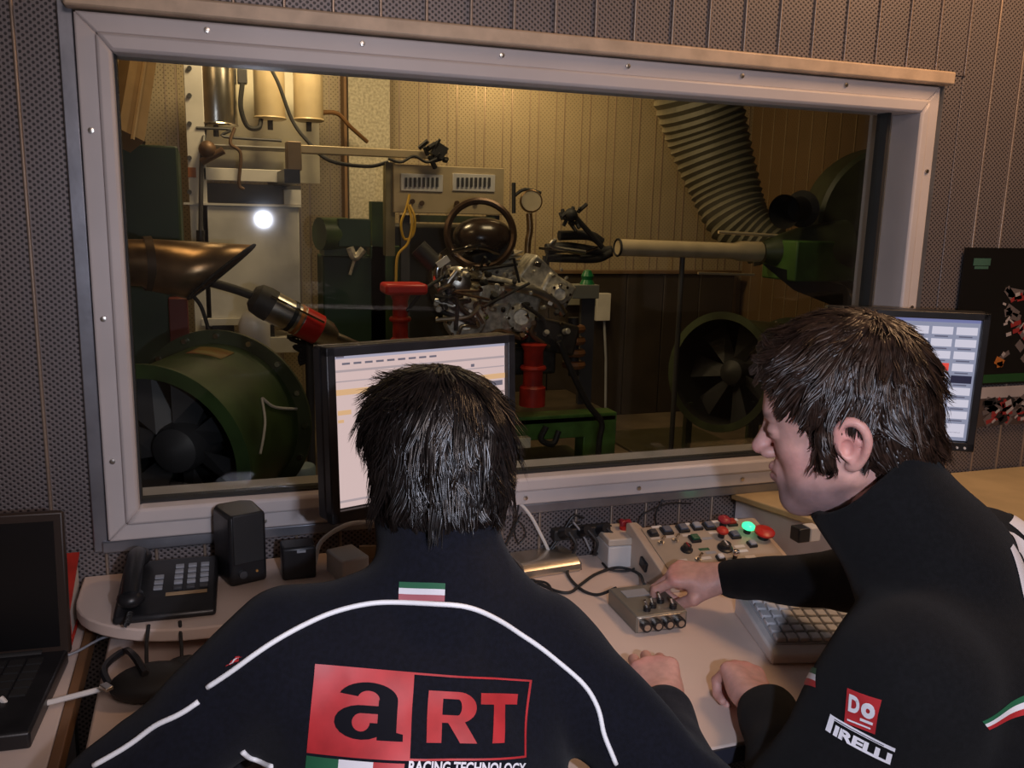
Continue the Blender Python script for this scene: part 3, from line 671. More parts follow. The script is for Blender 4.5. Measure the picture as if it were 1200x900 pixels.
def pbox(x0, y0, x1, y1, Y, dep, g=None):
    a = at(x0, y0, Y=Y); b = at(x1, y1, Y=Y); g = g or G()
    return g.bb((a.x, Y, b.z), (b.x, Y + dep, a.z))
def cellthing(name, label, cat, px, py, Y, z=None, group=None):
    p = at(px, py, Y=Y); return T(name, label, cat, (p.x, p.y, p.z if z is None else z), group=group)
def P(px, py, Y): return V(*at(px, py, Y=Y))

# white pilaster
t = cellthing('pilaster', 'speckled off-white pilaster standing against the back wall of the test cell', 'pillar', 432, 200, 4.2, 0)
a = at(408, 100, Y=4.2); b = at(457, 100, Y=4.2)
t.p('shaft', G().bb((a.x, 4.2, 0), (b.x, CY - .012, 2.9)), mat('speckled_plaster', (.50, .46, .36), .8, 0, .25, 60, bump=.3), world=True, bev=.004)
t.p('edge_trim', G().bb((a.x - .03, 4.19, 0), (a.x - .012, CY - .012, 2.9)), M_orange if False else mat('rust_trim', (.22, .12, .05), .6), world=True)

# dark low panels along back wall
t = cellthing('dark_panelling', 'row of low dark brown panels along the foot of the back wall', 'panelling', 780, 400, 4.2, 0)
for k in range(6):
    x = 2.05 + k * .31
    t.p('panel', G().bb((x, 4.22, .0), (x + .302, 4.33, 1.08)), M_brown, world=True, bev=.004)
t.p('capping', G().bb((2.04, 4.2, 1.08), (3.95, 4.335, 1.10)), mat('brown_capping', (.13, .08, .045), .5), world=True)

# control cabinet at left with tanks, shelf
Yc = 3.3
t = cellthing('white_rack', 'tall off-white equipment rack with shelves behind the exhaust funnel', 'rack', 280, 300, Yc + .25, 0)
def cb_(x0, y0, x1, y1, dy=0, dep=.03): return pbox(x0, y0, x1, y1, Yc + dy, dep)
a = at(214, 60, Y=Yc); b = at(236, 60, Y=Yc)
t.p('upright', G().bb((a.x, Yc, 0), (b.x, Yc + .05, 2.6)), M_cwhite, world=True, bev=.003)
t.p('back_sheet', pbox(236, 55, 375, 215, Yc + .40, .02), mat('back_sheet_lit_colour', (.62, .58, .46), .5, 0, .08), world=True)  # warm light on the sheet is put into its pale colour
t.p('door', pbox(236, 240, 353, 372, Yc, .03), M_cwhite, world=True, bev=.004)
t.p('door_rail', pbox(215, 237, 353, 243, Yc - .01, .02), M_cwhite, world=True)
t.p('shelf', pbox(236, 168, 340, 174, Yc, .35), M_cwhite, world=True)
t.p('cross_rail', pbox(238, 196, 331, 214, Yc, .03), M_cwhite, world=True, bev=.003)
t.p('corner_plate', pbox(333, 222, 353, 240, Yc, .04), M_cwhite, world=True)
t.p('shade_sheet', pbox(236, 214, 353, 240, Yc + .3, .02), M_dgrey, world=True)  # dark sheet put in as the shade inside the gap
t.p('lower_shelf', pbox(236, 374, 330, 380, Yc - .02, .3), M_cwhite, world=True)
t.p('lower_box', pbox(220, 398, 370, 412, Yc - .04, .3), M_cwhite, world=True)
t.p('dark_drawer', pbox(240, 382, 275, 396, Yc, .1), M_black, world=True, bev=.002); t.p('dark_drawer', pbox(283, 382, 322, 396, Yc, .1), M_black, world=True, bev=.002)
for y in (80, 112, 145, 185, 225): 
    p_ = P(222, y, Yc - .002); t.p('hinge', G().cyl(p_, p_ + V(0, -.01, 0), .012, n=10), M_dgrey, world=True)
p_ = P(225, 202, Yc); t.p('orange_label', G().box(p_ + V(0, -.002, 0), (.04, .004, .05)), M_orange, world=True)
# tanks
def tank(x0, x1, y0, y1, Y, m, name, label, rim=True):
    a = P(x0, y0, Y); b = P(x1, y1, Y); r = (P(x1, y0, Y)[0] - a[0]) / 2; cx = a[0] + r; t = T(name, label, 'tank', (cx, Y, b[2]))
    H = a[2] - b[2]
    t.p('shell', G().lathe((cx, Y, b[2]), (0, 0, 1), [(r * .8, 0), (r * .97, .006), (r, .02), (r, H - .02), (r * .97, H - .006), (r * .8, H)], 36), m, world=True)
    if rim:
        t.p('rim', G().torus((cx, Y, b[2] + .012), (0, 0, 1), r * .99, .006, 36, 6).torus((cx, Y, b[2] + H - .012), (0, 0, 1), r * .99, .006, 36, 6), m, world=True)
    t.p('outlet', G().cyl((cx, Y, b[2] - .05), (cx, Y, b[2]), .015, n=10), M_dgrey, world=True)
    t.p('bracket', G().bb((cx - .02, Y + r * .9, b[2] + H * .3), (cx + .02, Yc + .40, b[2] + H * .36)), M_dgrey, world=True)
    return t
tank(223, 276, 62, 150, Yc + .10, mat('polished_tank_steel', (.50, .46, .40), .24, .95, .2, 6), 'polished_tank', 'large polished steel tank at the top left of the cell')
tank(296, 333, 70, 142, Yc + .12, M_beige, 'beige_canister', 'left one of two beige canisters beside the polished tank')
tank(343, 378, 76, 144, Yc + .12, M_beige, 'beige_canister', 'right one of two beige canisters, nearer the white pilaster')
t = cellthing('tank_valve', 'dark valve with a looped black hose between the polished tank and the canisters', 'valve', 284, 100, Yc + .1)
t.p('valve_body', pbox(278, 80, 290, 98, Yc + .08, .06), M_dgrey, world=True, bev=.004)
t.p('hose', G().tube([P(284, 98, Yc + .08), P(282, 125, Yc + .06), P(290, 148, Yc + .06), P(303, 150, Yc + .06), P(306, 140, Yc + .08)], .013, 8), M_rubber, world=True)
t = cellthing('pipe_fittings', 'cluster of dark valves and pipes hanging below the polished tank', 'fittings', 245, 175, Yc)
t.p('pipe', G().tube([P(240, 150, Yc + .05), P(238, 170, Yc - .02), P(236, 200, Yc - .03), P(235, 278, Yc - .03)], .012, 8), M_dgrey, world=True)
t.p('weight', G().cyl(P(235, 270, Yc - .03), P(235, 284, Yc - .03), .022, n=12), M_black, world=True)
t.p('valve', G().ball(P(243, 175, Yc - .05), .045, 12, 8).cyl(P(236, 190, Yc - .04), P(262, 176, Yc - .06), .02, n=10), mat('aged_brass', (.12, .07, .04), .5, .5), world=True)
t.p('pipe', G().tube([P(275, 150, Yc), P(270, 168, Yc - .02), P(282, 180, Yc - .02), P(280, 215, Yc - .02), P(286, 222, Yc - .02)], .009, 8), MATS['aged_brass'], world=True)
t.p('pipe', G().tube([P(230, 150, Yc), P(270, 152, Yc), P(262, 160, Yc), P(330, 165, Yc)], .008, 8), M_dgrey, world=True)
single('diagonal_cable', G().tube([P(306, 62, Yc - .1), P(325, 95, Yc - .15), P(342, 140, Yc - .2), P(360, 165, Yc - .25), P(386, 188, Yc - .3), P(430, 195, Yc - .3), P(455, 190, Yc - .3)], .010, 8), M_blackm, 'black cable sloping down in front of the canisters to the beige boom', 'cable', tuple(P(360, 165, Yc - .25)))
single('rust_hose', G().tube([P(372, 132, 3.9), P(395, 133, 3.95), P(410, 148, 4.0), P(430, 166, 4.1)], .014, 8), mat('rust_hose_rubber', (.20, .10, .04), .6), 'brown hose curving across the foot of the white pilaster', 'hose', tuple(P(400, 140, 4.0)))

# horizontal boom
t = cellthing('swing_boom', 'beige horizontal boom arm with a black clamp on its end', 'boom', 420, 178, 2.9)
t.p('arm', pbox(340, 169, 503, 186, 2.9, .07), M_beige, world=True, bev=.004)
t.p('pivot', pbox(336, 165, 354, 200, 2.88, .12), mat('worn_tan', (.25, .18, .11), .5, .2), world=True, bev=.005)
t.p('wall_bracket', pbox(333, 198, 352, 215, 2.86, 1.2), M_black, world=True)
g = G(); Rr = random.Random(5)
for k in range(14):
    p_ = P(515 + Rr.uniform(-14, 10), 177 + Rr.uniform(-13, 13), 2.88); q_ = p_ + V(Rr.uniform(-.06, .06), Rr.uniform(-.03, .03), Rr.uniform(-.06, .06)); g.tube([p_, q_], Rr.uniform(.007, .014), 6, 0)
g.box(P(514, 177, 2.9), (.07, .06, .07), ry(.5))
t.p('clamp', g, M_blackm, world=True)
t.p('dangling_wire', G().tube([P(455, 186, 2.85), P(470, 190, 2.85), P(485, 183, 2.85), P(500, 190, 2.85), P(512, 186, 2.85)], .008, 6), M_blackm, world=True)

# instrument panel
t = cellthing('fuse_panel', 'beige electrical panel with two white rows of breakers', 'electrical panel', 525, 230, 2.95)
t.p('cabinet', pbox(461, 192, 590, 252, 2.95, .12), M_beige, world=True, bev=.004)
t.p('side_post', pbox(452, 190, 463, 300, 2.97, .08), mat('olive_post', (.22, .19, .10), .5), world=True)
t.p('stand', pbox(470, 252, 480, 420, 3.0, .04), M_dgrey, world=True); t.p('stand', pbox(572, 252, 582, 420, 3.0, .04), M_dgrey, world=True)
for (x0, x1) in ((470, 519), (531, 580)):
    br = t.p('breaker_row', pbox(x0, 203, x1, 225, 2.94, .012), M_white, world=True, bev=.002)
    for k in range(8):
        xx = x0 + 5 + k * 5.2; t.p('breaker', pbox(xx, 208, xx + 2.4, 219, 2.93, .012), M_dgrey, parent=br, world=True)
for (x, y) in ((483, 236), (494, 238), (535, 238), (545, 238), (557, 238)):
    p_ = P(x, y, 2.95); t.p('indicator', G().cyl(p_, p_ + V(0, -.015, 0), .013, n=12), MATS['aged_brass'], world=True)
t.p('lower_box', pbox(492, 252, 580, 262, 2.94, .10), M_greeng, world=True)
single('yellow_wire_loop', G().tube([P(480, 228, 2.9), P(476, 245, 2.88), P(470, 262, 2.86), P(474, 280, 2.86), P(484, 275, 2.86), P(486, 255, 2.86), P(480, 240, 2.88)], .007, 6).tube([P(478, 240, 2.87), P(483, 262, 2.85), P(478, 285, 2.85), P(466, 300, 2.85), P(464, 330, 2.85)], .007, 6), M_yellow, 'yellow wires looping down from the electrical panel', 'wire', tuple(P(478, 300, 2.86)))

# dark block added to darken the bright gap behind the engine
t = cellthing('dark_filler_block', 'dark block with a green flank added to darken the space behind the engine', 'dark_filler_block', 520, 340, 3.05, 0)
a = P(441, 262, 3.02); b = P(606, 300, 3.02)
t.p('housing', G().bb((a.x if hasattr(a, 'x') else a[0], 3.14, 0), (b[0], 3.5, a[2])), mat('filler_dark', (.020, .018, .012), .5, 0, .3, 8), world=True, bev=.02)
t.p('filler_disc', G().lathe(P(545, 330, 3.13), (0, -1, 0), [(.22, -.02), (.22, .02), (.16, .05), (.06, .06), (.01, .06)], 36), mat('filler_cover', (.05, .035, .02), .45, .3), world=True)
t.p('green_flank', G().bb((a[0] - .02, 3.10, 0), (a[0] + .20, 3.14, a[2] - .12)), M_green, world=True, bev=.005)
for k in range(8):
    q_ = P(545, 330, 3.11) + V(.19 * math.cos(k * math.pi / 4), -.01, .19 * math.sin(k * math.pi / 4)); t.p('bolt', G().cyl(q_, q_ + V(0, -.02, 0), .012, n=8), M_steel, world=True)
# gauge
t = cellthing('dial_gauge', 'round dial gauge on a stem to the right of the electrical panel', 'gauge', 621, 250, 2.9)
c_ = P(622, 236, 2.9)
t.p('housing', G().lathe(c_, (-.2, -1, .1), [(.055, -.03), (.062, -.01), (.062, .02), (.056, .026), (.056, .02)], 26), M_copper, world=True)
t.p('dial_face', G().lathe(c_, (-.2, -1, .1), [(.054, .015), (.054, .021)], 26), mat('dial_face', (.45, .38, .26), .4), world=True)
t.p('stem', G().tube([P(620, 250, 2.9), P(621, 270, 2.9), P(618, 300, 2.9), P(620, 420, 2.9), V(P(620, 420, 2.9)[0], 2.9, at(722, 488, Y=2.45).z + .012)], .018, 10), M_copper, world=True)
t.p('side_rod', G().tube([P(602, 214, 2.9), P(602, 250, 2.9)], .012, 8, 0).tube([P(602, 230, 2.9), P(615, 222, 2.9), P(634, 226, 2.9)], .009, 8), M_blackm, world=True)

# motorcycle engine on its stand
Ye = 2.55
t = cellthing('motorcycle_engine', 'motorcycle engine of cast aluminium with headers and hoses mounted on the test stand', 'engine', 580, 400, Ye, 0)
t.o.location.z = float(P(580, 400, Ye)[2]) - .08
t.M = Matrix.Translation(t.o.location)
def E_(px, py, d=0): return P(px, py, Ye + d)
g = G().box(E_(590, 345), (.34, .22, .17), ry(.25)).box(E_(560, 372, .0), (.30, .24, .15), ry(-.1)).box(E_(645, 340, .02), (.18, .2, .15), ry(.5))
t.p('crankcase', g, M_alu, world=True, bev=.02, seg=3)
for i, (px, py, r) in enumerate(((545, 374, .105), (610, 372, .075), (655, 345, .055))):
    c_ = E_(px, py, -.13); cv = t.p('clutch_cover', G().lathe(c_, (-.15, -1, .15), [(r, -.05), (r, .005), (r * .9, .02), (r * .55, .03), (r * .5, .022), (.01, .022)], 30), M_alu, world=True)
    for k in range(8):
        a_ = k * math.pi / 4; t.p('bolt', G().cyl(c_ + V(r * .93 * math.cos(a_), -.0, r * .93 * math.sin(a_)), c_ + V(r * .93 * math.cos(a_), -.025, r * .93 * math.sin(a_)), .008, n=6), M_chrome, parent=cv, world=True)
cyl_ = t.p('cylinder_block', G().box(E_(580, 320), (.20, .17, .18), ry(-.35)).box(E_(625, 322, .02), (.17, .17, .15), ry(.7)), M_alu, world=True, bev=.012)
for k in range(6): t.p('cooling_fin', G().box(E_(574 + k * 1.4, 330 - k * 5.5), (.235, .2, .006), ry(-.35)), M_alu, parent=cyl_, world=True)
t.p('cylinder_head', G().box(E_(572, 298), (.22, .18, .07), ry(-.35)), M_blackm, world=True, bev=.012)
t.p('airbox', G().ball(E_(566, 278), (.155, .13, .10), 20, 12), mat('dark_airbox', (.03, .018, .012), .25, 0, .3, 20, coat=.3), world=True)
t.p('airbox_hoop', G().torus(E_(563, 274, -.06), (-.2, -1, .25), .165, .018, 36, 8), mat('bronze_hoop', (.07, .04, .025), .3, .6), world=True)
t.p('fuel_rail', G().tube([E_(530, 295, -.12), E_(560, 290, -.13), E_(585, 297, -.12)], .012, 8), M_chrome, world=True)
for i, pts_ in enumerate(([(520, 300), (512, 318), (516, 340), (532, 352)], [(535, 318), (524, 335), (530, 358), (548, 362)], [(590, 336), (620, 340), (648, 352), (660, 368)])):
    t.p('header_pipe', G().tube([E_(x, y, -.12 - .01 * i) for x, y in pts_], .024, 12), M_chrome if i < 1 else M_steel, world=True)
t.p('throttle_link', G().tube([E_(551, 329, -.15), E_(590, 333, -.15)], .012, 8, 0), M_chrome, world=True)
for i in range(16):
    x, y = Rr.uniform(510, 665), Rr.uniform(285, 398)
    pts_ = [E_(x + Rr.uniform(-6, 6) + j * Rr.uniform(-16, 16), y + j * Rr.uniform(-4, 14), -.15 - Rr.uniform(0, .05)) for j in range(4)]
    t.p('hose', G().tube(pts_, Rr.uniform(.006, .014), 8), [M_rubber, M_blackm, MATS['aged_brass'], M_steel][i % 4], world=True)
for i in range(80):
    x, y = Rr.uniform(508, 668), Rr.uniform(310, 398)
    c_ = E_(x, y, -.13 - Rr.uniform(0, .03)); s_ = Rr.uniform(.014, .035)
    if i % 2: g = G().box(c_, (s_, s_, s_ * .8), ry(Rr.uniform(-1, 1)) @ rz(Rr.uniform(-1, 1)))
    else: g = G().cyl(c_, c_ + V(Rr.uniform(-.02, .02), -s_, Rr.uniform(-.01, .02)), s_ * .5, n=10)
    t.p('fitting', g, [M_alu, M_chrome, M_blackm, M_steel][i % 4], world=True, bev=.002, seg=1)
t.p('white_tag', G().box(E_(519, 307, -.16), (.065, .01, .032), ry(-.6)), M_white, world=True)
t.p('black_coil', G().cyl(E_(510, 310, -.1), E_(490, 290, -.08), .045, n=16), M_blackm, world=True)
t.p('side_cover', G().lathe(E_(535, 330, -.13), (-.3, -1, .1), [(.07, -.03), (.075, .0), (.05, .02), (.01, .022)], 24), M_steel, world=True)
t.p('lower_casting', G().box(E_(640, 392, 0), (.28, .2, .16), ry(.2)).box(E_(590, 420, .05), (.5, .25, .14)), mat('dark_casting', (.05, .045, .04), .5, .5, .3, 20), world=True, bev=.015)

# black muffler-like bundle right of the engine
t = cellthing('intake_bundle', 'bundle of black pipes with a slanting black lever to the right of the engine', 'pipe bundle', 690, 290, 2.5)
t.p('upper_pipe', G().tube([P(640, 292, 2.5), P(665, 290, 2.5), P(700, 295, 2.5), P(716, 294, 2.5)], .028, 12), M_blackm, world=True)
t.p('lower_pipe', G().tube([P(640, 302, 2.5), P(670, 303, 2.48), P(700, 303, 2.48), P(716, 296, 2.48)], .022, 12), M_rubber, world=True)
t.p('top_pipe', G().tube([P(655, 276, 2.5), P(690, 276, 2.5), P(705, 284, 2.5)], .025, 12), M_blackm, world=True)
t.p('bright_edge', G().tube([P(632, 291, 2.46), P(655, 293, 2.46), P(680, 298, 2.46)], .007, 8).tube([P(680, 298, 2.45), P(700, 290, 2.45)], .006, 8), M_chrome, world=True)
t.p('lever', G().tube([P(674, 254, 2.45), P(706, 290, 2.45)], .014, 8, 0), M_blackm, world=True)
g = G()
for k in range(12):
    p_ = P(669 + Rr.uniform(-10, 10), 250 + Rr.uniform(-10, 12), 2.45); g.tube([p_, p_ + V(Rr.uniform(-.05, .05), Rr.uniform(-.02, .02), Rr.uniform(-.05, .05))], .010, 6, 0)
t.p('joint', g.ball(P(669, 252, 2.45), .035), M_blackm, world=True)
t.p('support', G().tube([P(640, 300, 2.52), P(638, 330, 2.52)], .02, 8, 0), M_blackm, world=True)

# green bottle lamp and white conduit box
t = cellthing('green_indicator', 'small dark green cap standing on a grey box right of the engine', 'indicator', 688, 345, 2.7)
t.p('grey_box', pbox(672, 334, 702, 350, 2.7, .1), mat('grey_box_paint', (.20, .20, .17), .5), world=True, bev=.003)
t.p('cap', G().lathe(P(688, 334, 2.75), (0, 0, 1), [(.045, 0), (.03, .03), (.035, .05), (.02, .08), (.004, .085)], 16), mat('green_cap', (.01, .16, .05), .3), world=True)
t.p('post', pbox(682, 350, 692, 482, 2.74, .03), M_dgrey, world=True)
t = cellthing('conduit_box', 'white junction box on a thin conduit in front of the dark panels', 'junction box', 707, 360, 4.14)
t.p('box', pbox(700, 344, 715, 376, 4.13, .065), M_cwhite, world=True, bev=.004); t.p('arm', pbox(664, 347, 702, 357, 4.15, .045), mat('grey_box_paint', (.2, .2, .17), .5), world=True)
t.p('conduit', G().tube([P(708, 376, 4.16), P(710, 420, 4.16), V(P(710, 478, 4.16)[0], 4.16, 0)], .01, 8, 0), M_grey, world=True)

# red stands
def redpost(x0, x1, y0, y1, Y, label, cap=None):
    t = cellthing('red_stand', label, 'stand', (x0 + x1) / 2, y1, Y)
    a = P(x0, y0, Y); b = P(x1, y1, Y); r = (P(x1, y0, Y)[0] - a[0]) / 2; cx = a[0] + r
    t.p('post', G().lathe((cx, Y, b[2]), (0, 0, 1), [(r, 0), (r, (a[2] - b[2]) * .3), (r * .75, (a[2] - b[2]) * .34), (r * .75, (a[2] - b[2]) * .9), (r, a[2] - b[2])], 20), M_redp, world=True)
    t.p('collar', G().torus((cx, Y, b[2] + (a[2] - b[2]) * .62), (0, 0, 1), r * .8, .014, 22, 8), M_redp, world=True)
    if cap: t.p('cap', pbox(*cap, Y - .08, .16), M_red, world=True, bev=.015)
    return t
redpost(457, 481, 345, 420, 2.4, 'red post with a bright red cap left of the engine', (452, 333, 502, 346))
redpost(611, 640, 404, 474, 2.35, 'red post just right of the left monitor')
t = cellthing('orange_damper', 'dim orange rubber damper hanging right of the red post', 'damper', 672, 430, 2.6)
for k in range(4): t.p('ring', G().torus(P(672, 385 + k * 14, 2.6), (0, 0, 1), .045, .022, 24, 8), mat('damper_brown', (.20, .08, .03), .5), world=True)
t.p('core', G().cyl(P(672, 372, 2.6), P(672, 440, 2.6), .03, n=12), M_blackm, world=True)

# green test bench base
Yb = 2.45
t = cellthing('green_bench', 'green painted steel test bench carrying the engine', 'test bench', 660, 540, Yb, 0)
t.p('front_beam', pbox(560, 492, 722, 510, Yb, .12), M_greenl, world=True, bev=.006)
t.p('leg', pbox(684, 510, 720, 545, Yb, .12), M_greenl, world=True, bev=.006); t.p('leg', pbox(565, 508, 600, 600, Yb, .12), M_greenl, world=True, bev=.006)
b_ = P(722, 488, Yb)
t.p('deck', G().bb((P(440, 480, Yb)[0], Yb, b_[2] - .02), (b_[0], Yb + .7, b_[2] + .01)), mat('oily_deck', (.06, .045, .03), .4, .2, .3, 10), world=True, bev=.004)
t.p('rear_beam', G().bb((P(440, 480, Yb)[0], Yb + .6, b_[2] - .12), (b_[0], Yb + .7, b_[2] - .02)), M_greenl, world=True)
t.p('lower_plate', G().bb((P(500, 480, Yb)[0], Yb - .1, 0), (b_[0] + .02, Yb + .7, .10)), M_greeng, world=True, bev=.006)
t.p('pivot_arm', G().tube([P(640, 500, Yb - .03), P(634, 515, Yb - .04), P(648, 520, Yb - .04), P(655, 505, Yb - .03)], .016, 8), M_blackm, world=True)
single('white_marker_block', pbox(606, 514, 622, 525, Yb - .12, .05), mat('cream_marker', (.85, .78, .60), .4), 'small bright cream block low beside the left monitor', 'block', tuple(P(614, 525, Yb - .1)), bev=.003)  # block in its own even cream colour
single('bench_hose', G().tube([P(655, 400, 2.3), P(672, 440, 2.3), P(690, 475, 2.3), P(705, 495, 2.3), P(702, 520, 2.3), V(P(700, 540, 2.3)[0], 2.3, .018)], .016, 8), M_rubber, 'thick black hose hanging from the engine to the green bench', 'hose', tuple(P(690, 520, 2.3)))
single('floor_tray', G().bb((2.55, 3.1, .0), (3.3, 3.7, .02)), mat('tray_metal', (.10, .09, .05), .4, .3), 'flat dark metal tray on the cell floor right of the bench', 'tray', (2.9, 3.4, 0), bev=.005)

# exhaust silencer and pipe
Yx = 2.0
t = cellthing('exhaust_silencer', 'black and steel motorcycle silencer with a red badge aimed into the funnel', 'exhaust', 330, 360, Yx)
ax = lambda x, y, d=0: P(x, y, Yx + d)
t.p('tail_pipe', G().tube([ax(247, 331, -.05), ax(275, 339, -.02), ax(300, 348)], .018, 12), M_blackm, world=True)
t.p('front_cap', G().lathe(ax(295, 346), ax(320, 360) - ax(295, 346), [(.04, 0), (.062, .02), (.068, .06), (.068, .09)], 26), M_blackm, world=True)
dirx = ax(392, 396, .05) - ax(306, 353); Lx = float(np.linalg.norm(dirx))
t.p('body', G().lathe(ax(306, 353), dirx, [(.062, 0), (.066, .02), (.064, Lx * .6), (.056, Lx * .9), (.035, Lx)], 28), M_steel, world=True)
t.p('strap', G().lathe(ax(338, 369, .02), dirx, [(.067, 0), (.067, .02)], 28), M_blackm, world=True); t.p('strap', G().lathe(ax(346, 373, .025), dirx, [(.067, 0), (.067, .015)], 28), M_orange, world=True)
xx, yy, zz = frame(dirx, (0, -1, 0))
t.p('badge', G().lathe(ax(352, 376, .025), dirx, [(.0668, 0), (.0655, .085)], 28), M_red, world=True)
t.p('link_pipe', G().tube([ax(388, 394, .05), ax(405, 401, .08), ax(428, 411, .15), ax(448, 418, .25)], .026, 12), M_steel, world=True)
t.p('seam', G().tube([ax(318, 347, -.06), ax(380, 378, -.03)], .005, 6, 0), M_chrome, world=True)
g = G()
for k in range(10): g.tube([ax(Rr.uniform(335, 365), Rr.uniform(385, 410), .1), ax(Rr.uniform(340, 380), Rr.uniform(395, 430), .1), ax(Rr.uniform(350, 390), Rr.uniform(400, 435), .1)], .010, 6)
t.p('hanger', g, M_blackm, world=True)
q_ = ax(362, 392, .1); t.p('support_post', G().cyl(q_, V(q_[0], q_[1], 0), .018, n=12), M_dgrey, world=True)
single('white_bottle', G().lathe(P(299, 412, 2.15), (0, 0, 1), [(.06, 0), (.065, .03), (.065, .12), (.05, .16), (.02, .19), (.02, .215)], 24), M_white, 'white plastic bottle behind the top of the green fan drum', 'bottle', tuple(P(299, 412, 2.15)))

# exhaust funnel
Yf = 1.55
t = cellthing('exhaust_funnel', 'heat stained metal exhaust funnel with an oblique mouth at the left', 'funnel', 200, 320, Yf)
A_ = P(150, 312, Yf); B_ = P(240, 312, Yf + .05); x_, y_, z_ = frame(B_ - A_)
def ringf(c, r, n=40): return [c + y_ * r * math.cos(2 * math.pi * k / n) + x_ * r * math.sin(2 * math.pi * k / n) for k in range(n)]
rings = [ringf(P(60, 305, Yf - .05), .072), ringf(P(165, 308, Yf), .080), ringf(P(172, 310, Yf), .088)]
top, bot = P(298, 287, Yf + .04), P(222, 350, Yf + .02)
cm = (top + bot) / 2; u_ = (top - bot) / 2; v_ = V(.03, .16, 0)
side = [cm + u_ * math.cos(2 * math.pi * k / 40) + (-1) * v_ * math.sin(2 * math.pi * k / 40) for k in range(40)]
# match phases: ring k=0 points along y_ (up)
r3 = ringf(P(172, 310, Yf), .088)
s1 = side; s2 = [cm + u_ * math.cos(2 * math.pi * k / 40) + v_ * math.sin(2 * math.pi * k / 40) for k in range(40)]
side = s1 if np.linalg.norm(np.array(r3[10]) - s1[10]) < np.linalg.norm(np.array(r3[10]) - s2[10]) else s2
mid_ = [r3[k] * .5 + side[k] * .5 for k in range(40)]
fn = t.p('horn', G().ring_strip(rings + [mid_, side], cap0=False, cap1=False), M_copper, world=True)
so = fn.modifiers.new('thick', 'SOLIDIFY'); so.thickness = .004
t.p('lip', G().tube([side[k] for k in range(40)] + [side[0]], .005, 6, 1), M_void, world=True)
t.p('bracket', G().tube([P(225, 345, Yf + .1), P(236, 360, Yf + .1), P(245, 388, Yf + .1)], .008, 6), M_blackm, world=True)
t.p('collar_band', G().ring_strip([ringf(P(168, 309, Yf), .092), ringf(P(178, 309, Yf), .094)], cap0=False, cap1=False), mat('dark_band', (.08, .05, .03), .5, .6), world=True)

# dark green machine behind funnel, red post
t = cellthing('green_cabinet', 'tall dark green machine cabinet at the left behind the funnel', 'cabinet', 180, 400, 2.3, 0)
t.p('cabinet', G().bb((CL + .02, 2.5, 0), (P(214, 300, 2.5)[0], 3.0, P(180, 170, 2.5)[2])), mat('deep_green', (.015, .045, .02), .5), world=True, bev=.01)
t.p('top_strip', G().bb((CL + .02, 2.49, 1.2), (P(214, 300, 2.5)[0], 2.5, 1.22)), M_greeng, world=True)
single('dark_red_column', G().bb(P(197, 350, 2.4), P(222, 400, 2.4) + V(0, .1, -.3)), mat('dim_red', (.12, .012, .01), .5), 'dark red square column below the funnel', 'column', tuple(P(210, 440, 2.4)), bev=.004)
t = cellthing('slanted_duct', 'tan sheet metal duct slanting down at the upper left of the cell', 'duct', 155, 120, 2.3)
for (x0, x1, xs) in ((152, 177, 132),):
    a, b = P(168, 30, 2.2), P(146, 165, 1.9)
    t.p('duct', G().tube([a, b], .07, 4, 0), mat('tan_duct', (.42, .28, .14), .45, .2), world=True)
    t.p('seam', G().tube([a + V(.03, -.06, 0), b + V(.03, -.06, 0)], .008, 6, 0), MATS['tan_duct'], world=True)

# green fan drums
def drum(name, label, front, back, rf, cat='fan', lab=None, bolts=16, m=M_green):
    f_, b_ = np.array(front), np.array(back); ax_ = b_ - f_; L_ = float(np.linalg.norm(ax_)); x, y, z = frame(ax_)
    t = T(name, label, cat, (float((f_[0] + b_[0]) / 2), float((f_[1] + b_[1]) / 2), 0))
    t.p('shell', G().lathe(f_, ax_, [(rf, 0), (rf, L_)], 56, cap0=False, cap1=False), m, world=True)
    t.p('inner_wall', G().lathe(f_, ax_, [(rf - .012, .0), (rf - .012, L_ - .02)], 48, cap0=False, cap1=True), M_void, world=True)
    t.p('front_flange', G().lathe(f_, ax_, [(rf - .012, 0), (rf + .03, 0), (rf + .03, .012), (rf, .012)], 56, cap0=False, cap1=False), m, world=True)
    bf = t.p('rear_flange', G().lathe(b_, ax_, [(rf, -.012), (rf + .045, -.012), (rf + .045, .0), (rf, .0)], 56, cap0=False, cap1=False), M_greeng, world=True)
    for k in range(bolts):
        a_ = 2 * math.pi * k / bolts; c_ = b_ + (x * math.cos(a_) + y * math.sin(a_)) * (rf + .026)
        t.p('bolt', G().cyl(c_ - z * .012, c_ - z * .024, .009, n=8), M_steel, parent=bf, world=True)
    hub = t.p('hub', G().lathe(f_, ax_, [(.02, .10), (.07, .13), (.08, .16), (.08, L_ - .03)], 24), M_dgrey, world=True)
    for k in range(7):
        a_ = 2 * math.pi * k / 7; e = x * math.cos(a_) + y * math.sin(a_); s_ = np.cross(z, e)
        c0 = f_ + z * .18 + e * .075; c1 = f_ + z * .18 + e * (rf - .02)
        t.p('blade', G().ring_strip([[c0 - s_ * .03 - z * .02, c0 + s_ * .03 + z * .02, c0 + s_ * .03 + z * .025, c0 - s_ * .03 - z * .015], [c1 - s_ * .07 - z * .015, c1 + s_ * .07 + z * .03, c1 + s_ * .07 + z * .035, c1 - s_ * .07 - z * .01]]), M_dgrey, parent=hub, world=True)
    bz = float(min(f_[2], b_[2]) - rf)
    for s_ in (-1, 1):
        for q in (f_ + z * .05, b_ - z * .05):
            e = x * s_ * .7 * rf; t.p('leg', G().bb((q[0] + e[0] - .02, q[1] + e[1] - .02, 0), (q[0] + e[0] + .02, q[1] + e[1] + .02, q[2] - rf * .68)), M_greeng, world=True)
    return t, x, y, z
